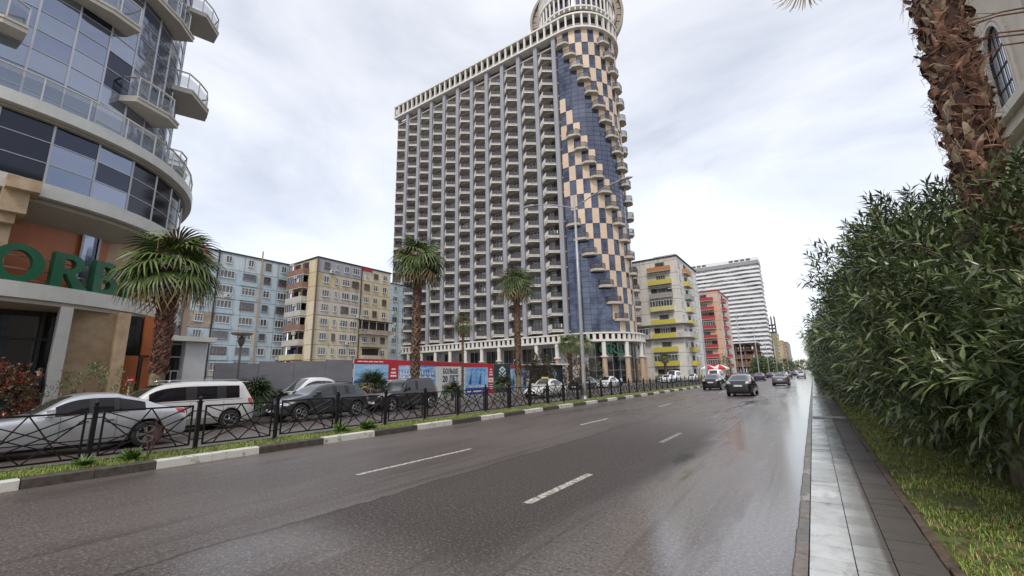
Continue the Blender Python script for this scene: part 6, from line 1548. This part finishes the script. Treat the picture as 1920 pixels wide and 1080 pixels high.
def bush_mesh(cx, cy, rx, ry, h, n, per, leafL, leafW, zmin=.25, shell=.35, face=None, lump=.22, seed=0):
    a = RNG.uniform(0, 2*PI, n*3); v = RNG.uniform(-1, 1, n*3); rr = (1-shell*RNG.uniform(0, 1, n*3)**1.6)
    sx, sy, sz = np.sqrt(1-v*v)*np.cos(a), np.sqrt(1-v*v)*np.sin(a), v
    if face is not None: k_ = (sx*face[0]+sy*face[1]+sz*.5) > -.25; k_ |= RNG.uniform(0, 1, n*3) < .12; a, v, rr, sx, sy, sz = [q[k_] for q in (a, v, rr, sx, sy, sz)]
    l_ = 1+lump*np.sin(a*3+seed)*np.cos(v*4+seed*2)+lump*.7*np.sin(a*7+v*6+seed*3); rr = rr*l_
    P = np.stack([cx+sx*rx*rr, cy+sy*ry*rr, h*.53+sz*h*.5*rr], 1); ok = P[:, 2] > zmin; P, N = P[ok][:n], np.stack([sx, sy, sz*.8+.35], 1)[ok][:n]
    N = N+RNG.normal(size=N.shape)*.38; N /= np.linalg.norm(N, axis=1)[:, None]; return shoots(P, N, per, leafL*2.0, leafL, leafW, 1.15)
def shrub_thing(name, label, cat, loc, rx, ry, h, n, per, lL, lW, mats, group=None, frac=.12, **k):
    t = thing(name, label, cat, loc, 0, group); V, F = bush_mesh(0, 0, rx, ry, h, n, per, lL, lW, **k); nl = len(F)//4; mi = np.tile((RNG.uniform(0, 1, nl) < frac).astype(int), 4)
    npmesh('foliage', V, F, mats, t, mi=mi, smooth=False); m = MB()
    for q in range(7): a = q*.9; m.tube([(0, 0, -.05), (rx*.25*math.cos(a), ry*.25*math.sin(a), h*.3), (rx*.6*math.cos(a), ry*.6*math.sin(a), h*.72)], [.035, .025, .01], 6)
    m.build('stems', stemm, t); return t
photr = leafmat('photinia_red', (.34, .04, .035), (.20, .05, .03), .35, .4); photg = leafmat('photinia_green', (.10, .11, .045), (.06, .06, .03), .35, .4)
shrub_thing('photinia_shrub', 'red and green leaved shrub at the far left edge behind the silver sedan', 'shrub', (-21.6, 2.2, .1), 1.05, .85, 2.15, 520, 12, .10, .028, [photg, photr], frac=.36, lump=.12)
shrub_thing('photinia_shrub', 'low reddish shrub at the left image edge in front of the grey pier', 'shrub', (-21.4, .8, .1), 1.0, 1.0, 1.9, 300, 12, .10, .028, [photg, photr], frac=.4)
shrub_thing('oleander_shrub', 'sparse green shrub in front of the travertine wall', 'shrub', (-22.2, 4.75, .1), .95, 1.0, 2.0, 95, 12, .17, .022, [leafmat('shrub_leaf', (.12, .17, .06), (.07, .11, .04), .4), ole_pale], frac=.2)
shrub_thing('photinia_shrub', 'round reddish brown shrub between the emblem poster and the site cabin', 'shrub', (-21.4, 35.4, .1), 1.2, 1.8, 3.5, 420, 12, .15, .04, [mat('bronze_leaf', (.14, .05, .03), .5, col2=(.06, .05, .025), scale=1.5, island=.4), photg], frac=.5)
shrub_thing('photinia_shrub', 'reddish brown shrub right of the site cabin under the small palm', 'shrub', (-21.2, 42.8, .1), 1.2, 2.0, 3.3, 360, 12, .15, .04, [MATS['bronze_leaf'], photg], frac=.3)
shrub_thing('conifer_shrub', 'green shrub right behind the pale lamp pole', 'shrub', (-22.0, 49.0, .1), 1.1, 1.5, 3.2, 260, 12, .15, .035, [photg, ole], frac=.5)
shrub_thing('conifer_shrub', 'dark narrow conifer at the foot of the red balcony block', 'shrub', (-21.0, 140, .1), 1.3, 1.3, 6.0, 240, 12, .3, .05, [ole, ole], frac=0)
# leafless twiggy shrub in the verge, and a broad-leaved plant
TWG = thing('bare_shrub', 'leafless reddish twiggy shrub on the grass before the sedan rear wheel', 'shrub', (-12.0, 3.55, .12)); m = MB(); rnd = random.Random(4)
for k in range(13):
    a = rnd.uniform(0, 6.28); L = rnd.uniform(.5, .95); s = rnd.uniform(.15, .55); p = [(0, 0, 0), (s*.3*math.cos(a), s*.3*math.sin(a), L*.4), (s*.8*math.cos(a+.2), s*.8*math.sin(a+.2), L)]; m.tube(p, [.006, .004, .0015], 5)
    for q in range(2): b2 = a+rnd.uniform(-1.2, 1.2); m.tube([p[1], (p[1][0]+.18*math.cos(b2), p[1][1]+.18*math.sin(b2), p[1][2]+.3)], [.004, .001], 4)
m.build('twigs', mat('red_twig', (.10, .045, .04), .7), TWG)
def rosette(name, label, loc, r, n, m_): 
    t = thing(name, label, 'plant', loc); a = RNG.uniform(0, 6.28, n); e = RNG.uniform(.15, 1.25, n); D = np.stack([np.cos(a)*np.cos(e), np.sin(a)*np.cos(e), np.sin(e)], 1); V, F = leaves(RNG.normal(size=(n, 3))*[.09*r, .09*r, .01]+[0, 0, .02], D, r*RNG.uniform(.6, 1, n), r*.07); npmesh('leaves', V, F, m_, t); return t
wd = leafmat('verge_plant', (.13, .22, .05), (.08, .14, .03), .4)
rosette('broadleaf_plant', 'bushy green plant on the verge beside the railing post near the crossover', (-11.75, 8.95, .12), .48, 110, wd); rosette('broadleaf_plant', 'green plant sprawling on the verge just left of the bushier one', (-11.9, 8.1, .12), .42, 80, wd)
rosette('broadleaf_plant', 'leafy clump at the foot of the bare twiggy shrub', (-11.7, 3.2, .12), .38, 90, wd); rosette('broadleaf_plant', 'low green clump in the verge grass left of the bare shrub', (-11.75, 2.5, .12), .3, 80, wd)
# ---- the oleander hedge on the right: one bush after another
hl = ['nearest oleander bush at the right edge, big leaves by the palm trunk', 'second oleander bush from the right edge', 'third oleander bush of the hedge, rising to its leafy top', 'fourth oleander bush of the hedge', 'fifth oleander bush, leaning out over the footway', 'sixth oleander bush, where the verge grass ends', 'seventh oleander bush of the hedge']
HB = [2.2, 2.9, 3.9, 4.8, 5.1, 5.0, 5.0]
ys_h = [6.0, 7.8, 9.6, 11.9, 14.4, 17.2, 20.4]
rnd = random.Random(11)
for k, y in enumerate(ys_h):
    near = k < 4; cx = (3.55, 3.6)[k] if k < 2 else 3.0 if k < 3 else 2.75
    n, per, lL, lW = (880, 15, .245, .023) if near else (900, 15, .24, .021)
    shrub_thing('oleander_bush', hl[k], 'oleander bush', (cx, y, .1), 2.0 if k > 1 else 1.75, 1.8 if k else 1.3, HB[k], n, per, lL, lW, [ole, ole_pale], frac=.12, face=(-.9, -.45), zmin=1.25 if k < 2 else .35, shell=.42, lump=.17, seed=k*1.7, group='oleander hedge along the footway')
far_b = None; y = 24; k = 0
VF = bush_mesh(0, 0, 2.1, 2.4, 4.9, 1000, 12, .30, .035, face=(-.9, -.45), zmin=.3, shell=.4, seed=3)
while y < 260:
    rr = 1+min(1.0, (y-24)/120)
    if far_b is None:
        far_b = thing('oleander_bush', '', 'oleander bush', (2.75, y, .1), 0, 'oleander hedge along the footway'); npmesh('foliage', *VF, ole, far_b); o = far_b
    else: o = dup(far_b, (2.8+rnd.uniform(-.2, .15), y, .1), 0, scale=(1, rr, 1+rnd.uniform(-.10, .10)))
    o['label'] = 'one of the oleander bushes merging into the far end of the hedge'
    y += 3.4*rr; k += 1
# sprays leaning out of the hedge against the sky
m = None
n = 46; Cx = RNG.uniform(.75, 1.6, n); Cy = RNG.uniform(6.5, 20, n); Cz = 2.6+RNG.uniform(0, 1.9, n)
# (sprays belong to the bush they grow from)
for k, y in enumerate(ys_h):
    par = [o for o in bpy.data.objects if o.get('label') == hl[k]][0]; nn = 26; cx = par.location.x
    a = RNG.uniform(-.9, .9, nn); z = RNG.uniform(1.5, HB[k]*.93, nn); P = np.stack([-1.75-.0*z+RNG.uniform(-.15, .3, nn)+np.abs(z-2.6)*.32, a*1.5, z], 1); D = np.stack([-np.ones(nn)*.8, RNG.uniform(-.5, .5, nn), RNG.uniform(.1, .9, nn)], 1); D /= np.linalg.norm(D, axis=1)[:, None]
    V, F = shoots(P, D, 21, .6, .24, .022, 1.1); npmesh('sprays', V, F, ole, par); m = MB()
    for p, d in zip(P, D): m.tube([tuple(p-d*.35), tuple(p+d*.45)], [.007, .003], 5, caps=False)
    m.build('spray_stems', stemm, par)
# tree trunk tied with wire in the hedge
TT = thing('staked_tree', 'bare pale tree trunk bound with wire at the right edge of the verge', 'tree', (2.16, 8.8, .06)); m = MB(); m.tube([(0, 0, -.1), (.0, 0, .5), (-.03, .02, 1.4), (-.06, .05, 2.4), (-.02, .1, 3.6)], [.19, .155, .15, .14, .11], 14)
m.build('trunk', mat('pale_bark', (.22, .17, .11), .85, col2=(.09, .065, .04), scale=8, stretch=(3, 3, .5), bump=.9, bscale=22), TT, smooth=True); m = MB()
for z in (1.02, 1.42): m.lathe([(.158, z), (.164, z+.006), (.158, z+.012)], 20, (-.015, .01, 0))
m.build('wire_tie', iron, TT)
# ---- the near palm on the right, trunk wrapped in torn leaf bases
NPm = thing('shaggy_palm', 'thick palm trunk wrapped in torn brown leaf bases at top right', 'palm tree', (2.62, 9.5, .1)); rnd = random.Random(77)
m = MB(); m.lathe([(.4, -.1), (.32, .3), (.27, 2), (.26, 5), (.275, 8), (.32, 11.6), (.2, 12.3)], 20); tr = m.build('trunk', mat('shaggy_bark', (.10, .05, .035), .9, col2=(.035, .018, .014), scale=6, bump=1, bscale=12), NPm, smooth=True)
bt = mat('torn_boot', (.34, .18, .12), .85, col2=(.06, .025, .018), scale=4, island=.5, bump=.6, bscale=25); bt2 = mat('torn_boot_pale', (.42, .33, .22), .8, col2=(.22, .14, .09), scale=5, island=.3); b = MB()
for k in range(1300):
    z = 1.0+10.6*k/1300; a = k*2.39996+rnd.uniform(-.4, .4); r = .255+rnd.uniform(-.02, .02); L = rnd.uniform(.15, .48); w_ = rnd.uniform(.03, .085); up = rnd.choice((1, 1, .7, -.5)); ou = rnd.uniform(.01, .10); tw = rnd.uniform(-.45, .45)*L; cu = rnd.uniform(-.08, .09); rl = rnd.uniform(-.06, .06)
    vs_ = []
    for i in range(5):
        u_ = i/4; hw = w_*(1-.75*u_**1.5); o_ = ou*math.sin(u_*2.2)+cu*u_*u_; zz_ = z+L*u_*up*(1-.25*u_); tc_ = tw*u_*u_
        for t_, e_ in ((-hw, -.01-rl), (0, .035), (hw, -.01+rl)):
            aa = a+(t_+tc_)/r; rr_ = r+o_+e_*(1-.3*u_); vs_.append((math.cos(aa)*rr_, math.sin(aa)*rr_, zz_))
    b.add(vs_, [(i*3+q, i*3+q+1, i*3+q+4, i*3+q+3) for i in range(4) for q in range(2)], 1 if rnd.random() < .16 else 0)
b.build('leaf_bases', [bt, bt2], tr)
b = MB()
for k in range(1100):
    z = rnd.uniform(2, 11.2); a = rnd.uniform(0, 6.28); r = .32; c, s = math.cos(a), math.sin(a); t0 = rnd.uniform(-.3, .3)
    b.tube([(c*r, s*r, z), (c*(r+.06)-s*t0*.5, s*(r+.06)+c*t0*.5, z+rnd.uniform(-.1, .12)), (c*(r+rnd.uniform(-.02, .12))-s*t0, s*(r+.05)+c*t0, z+rnd.uniform(-.25, .1))], [.004, .004, .002], 3, caps=False)
b.build('fibres', bt2, tr)
V, F, mi = crown_mesh(54, 1.5, 24, 31, .2, 1.0, lo_=-.35, hi_=1.3, droop=.3, wseg=.08); V[:, 2] += 12.3; npmesh('crown', V, F, [palm_green, palm_dry], NPm, mi=mi)
b = MB()      # dry flower stalks drooping on the road side
def away(u, v, Y):   # picture point at road distance Y -> world
    d = _F*CF+_R2*(u-960)-_U2*(v-540); return Vector((0, 0, CH))+d*(Y/d.y)
NPo = Vector((2.62, 9.5, .1))
hub = away(1508, -48, 9.4)-NPo; V, F = fan_leaf(30, 1.05, 1.0, .12, .25, .05, .022, rnd); V = np.array(V)
V = np.stack([V[:, 1]+hub.x, V[:, 2]*1.0+hub.y, -V[:, 0]+hub.z], 1); npmesh('hanging_frond', V, np.array(F), palm_dry, NPm)
m = MB(); m.tube([(0, 0, 11.6), ((hub.x)*.5, hub.y*.5, 12.2), tuple(hub+Vector((.1, 0, .15))), tuple(hub)], [.03, .025, .02, .015], 6); m.build('frond_stalk', palm_dry, NPm)
for pts in (((1935, 12), (1880, 22), (1800, 45), (1740, 62)), ((1935, 20), (1870, 30), (1790, 60)), ((1935, 55), (1870, 62), (1800, 85)), ((1935, 62), (1850, 72), (1790, 98)), ((1930, 78), (1880, 85), (1830, 120))):
    P_ = [away(u, v, 7.6-i*.1)-NPo for i, (u, v) in enumerate(pts)]; b.tube(P_, [.012, .010, .006, .003][:len(P_)], 5)
    for q in range(1, len(P_)-1):
        for e_ in range(4): d_ = (P_[q+1]-P_[q])*rnd.uniform(.4, .9)+Vector((rnd.uniform(-.1, .1), 0, rnd.uniform(-.16, .16))); s_ = P_[q].lerp(P_[q+1], rnd.random()); b.tube([s_, s_+d_*.5, s_+d_+Vector((0, 0, -.05))], [.006, .004, .002], 4)
b.build('flower_stalks', mat('dry_stalk', (.16, .07, .05), .8), NPm)
# far tree line
for k, (x, y, s, lb) in enumerate(((-14, 330, 8, 'dark rounded street tree far down the avenue, left'), (-6, 420, 9, 'dark tree at the very end of the avenue, middle'), (3, 300, 7, 'dark roadside tree at the far end of the hedge'), (-19, 240, 7, 'tree in front of the unfinished frame building'), (-17, 210, 6, 'smaller tree just nearer than the one before the frame building'))):
    t = thing('street_tree', lb, 'tree', (x, y, 0)); V, F = bush_mesh(0, 0, s*.6, s*.6, s, 260, 10, .9, .22, zmin=s*.25); npmesh('crown', V, F, ole, t); m = MB(); m.tube([(0, 0, 0), (0, 0, s*.5)], [.25, .15], 7); m.build('trunk', stemm, t)

# ================================================================== PEOPLE
def person(label, loc, rz, coat, trousers, skin, hairc):
    t = thing('person', label, 'person', loc, rz)
    J = {'pel': (0, 0, .95), 'wst': (0, 0, 1.08), 'chs': (.01, 0, 1.30), 'nk': (0, 0, 1.47), 'hd0': (.015, 0, 1.56), 'hd': (.02, 0, 1.66), 'top': (.01, 0, 1.72)}
    E_ = [('pel', 'wst'), ('wst', 'chs'), ('chs', 'nk'), ('nk', 'hd0'), ('hd0', 'hd'), ('hd', 'top')]; Rr = {'pel': .155, 'wst': .145, 'chs': .17, 'nk': .058, 'hd0': .082, 'hd': .098, 'top': .06}
    for s, sn in ((1, 'l'), (-1, 'r')):
        J.update({'sh'+sn: (0, s*.19, 1.40), 'el'+sn: (-.03, s*.25, 1.12), 'wr'+sn: (.07, s*.23, .88), 'ha'+sn: (.10, s*.225, .80), 'hp'+sn: (0, s*.10, .88), 'kn'+sn: (.02, s*.11, .50), 'an'+sn: (-.02, s*.11, .09), 'to'+sn: (.15, s*.12, .045)})
        E_ += [('chs', 'sh'+sn), ('sh'+sn, 'el'+sn), ('el'+sn, 'wr'+sn), ('wr'+sn, 'ha'+sn), ('pel', 'hp'+sn), ('hp'+sn, 'kn'+sn), ('kn'+sn, 'an'+sn), ('an'+sn, 'to'+sn)]
        Rr.update({'sh'+sn: .085, 'el'+sn: .055, 'wr'+sn: .034, 'ha'+sn: .032, 'hp'+sn: .10, 'kn'+sn: .068, 'an'+sn: .05, 'to'+sn: .04})
        for q in range(5):
            nm = 'f%d%s' % (q, sn); base = J['ha'+sn]; J[nm] = (base[0]+(.03+.0*q if q < 4 else .045), base[1]+(q-1.5)*.017*1 if q < 4 else base[1]-s*.02, base[2]-(.075-.006*abs(q-1.5) if q < 4 else .03)); E_.append(('ha'+sn, nm)); Rr[nm] = .009
    ks = list(J); me = bpy.data.meshes.new('body'); me.from_pydata([J[k] for k in ks], [(ks.index(a), ks.index(b)) for a, b in E_], []); o = bpy.data.objects.new('tmp', me); COL.objects.link(o)
    o.modifiers.new('k', 'SKIN'); sv = me.skin_vertices[0].data
    for i, k in enumerate(ks): sv[i].radius = (Rr[k], Rr[k]*(1.15 if k in ('chs', 'wst', 'pel') else 1)); sv[i].use_root = (k == 'pel')
    sb = o.modifiers.new('s', 'SUBSURF'); sb.levels = sb.render_levels = 2; bpy.context.view_layer.update(); r = bpy.data.meshes.new_from_object(o.evaluated_get(bpy.context.evaluated_depsgraph_get())); bpy.data.objects.remove(o)
    for q in (coat, trousers, skin, MATS['laundry_white'], trim): r.materials.append(q)
    for p in r.polygons:
        c = p.center; p.use_smooth = True
        p.material_index = 2 if (c.z > 1.50 or (abs(c.y) > .17 and c.z < .86 and c.z > .68)) else (3 if c.z > 1.44 and c.x > .0 and abs(c.y) < .09 else (4 if c.z < .10 else (1 if c.z < .92 and abs(c.y) < .19 else 0)))
    r.name = 'body'; bo = link('body', r, t)
    m = MB(); m.lathe([(.0, .115), (.05, .10), (.085, .06), (.10, 0), (.098, -.03)], 16, (.0, 0, 1.675)); m.build('hair', hairc, t, smooth=True)
    m = MB(); m.extr([(.10, 1.60), (.14, 1.615), (.11, 1.66)], -.012, .012); m.box(.085, .112, -.028, .028, 1.575, 1.583, 1)
    for s in (-1, 1): m.box(.09, .112, s*.034-.012, s*.034+.012, 1.652, 1.664, 1); m.box(-.01, .025, s*.10-.012, s*.10+.012, 1.60, 1.66)
    m.build('face', [skin, trim], t); return t
suit = mat('black_suit', (.012, .012, .014), .7); skin_m = mat('skin', (.48, .27, .19), .55); hair_m = mat('dark_hair', (.02, .015, .012), .6)
person('man in a black suit and white collar at the dark entrance, far left', (-24.6, 3.52, .60), R(250), suit, suit, skin_m, hair_m)
person('pedestrian in dark clothes at the foot of the yellow balcony block', (-19.2, 104, .14), R(-60), suit, mat('jeans', (.05, .07, .13), .8), skin_m, hair_m)
b = MB(); b.box(-26.6, -23.95, -16, 3.70, -.02, .58); struct('entrance_terrace', b, travertine)
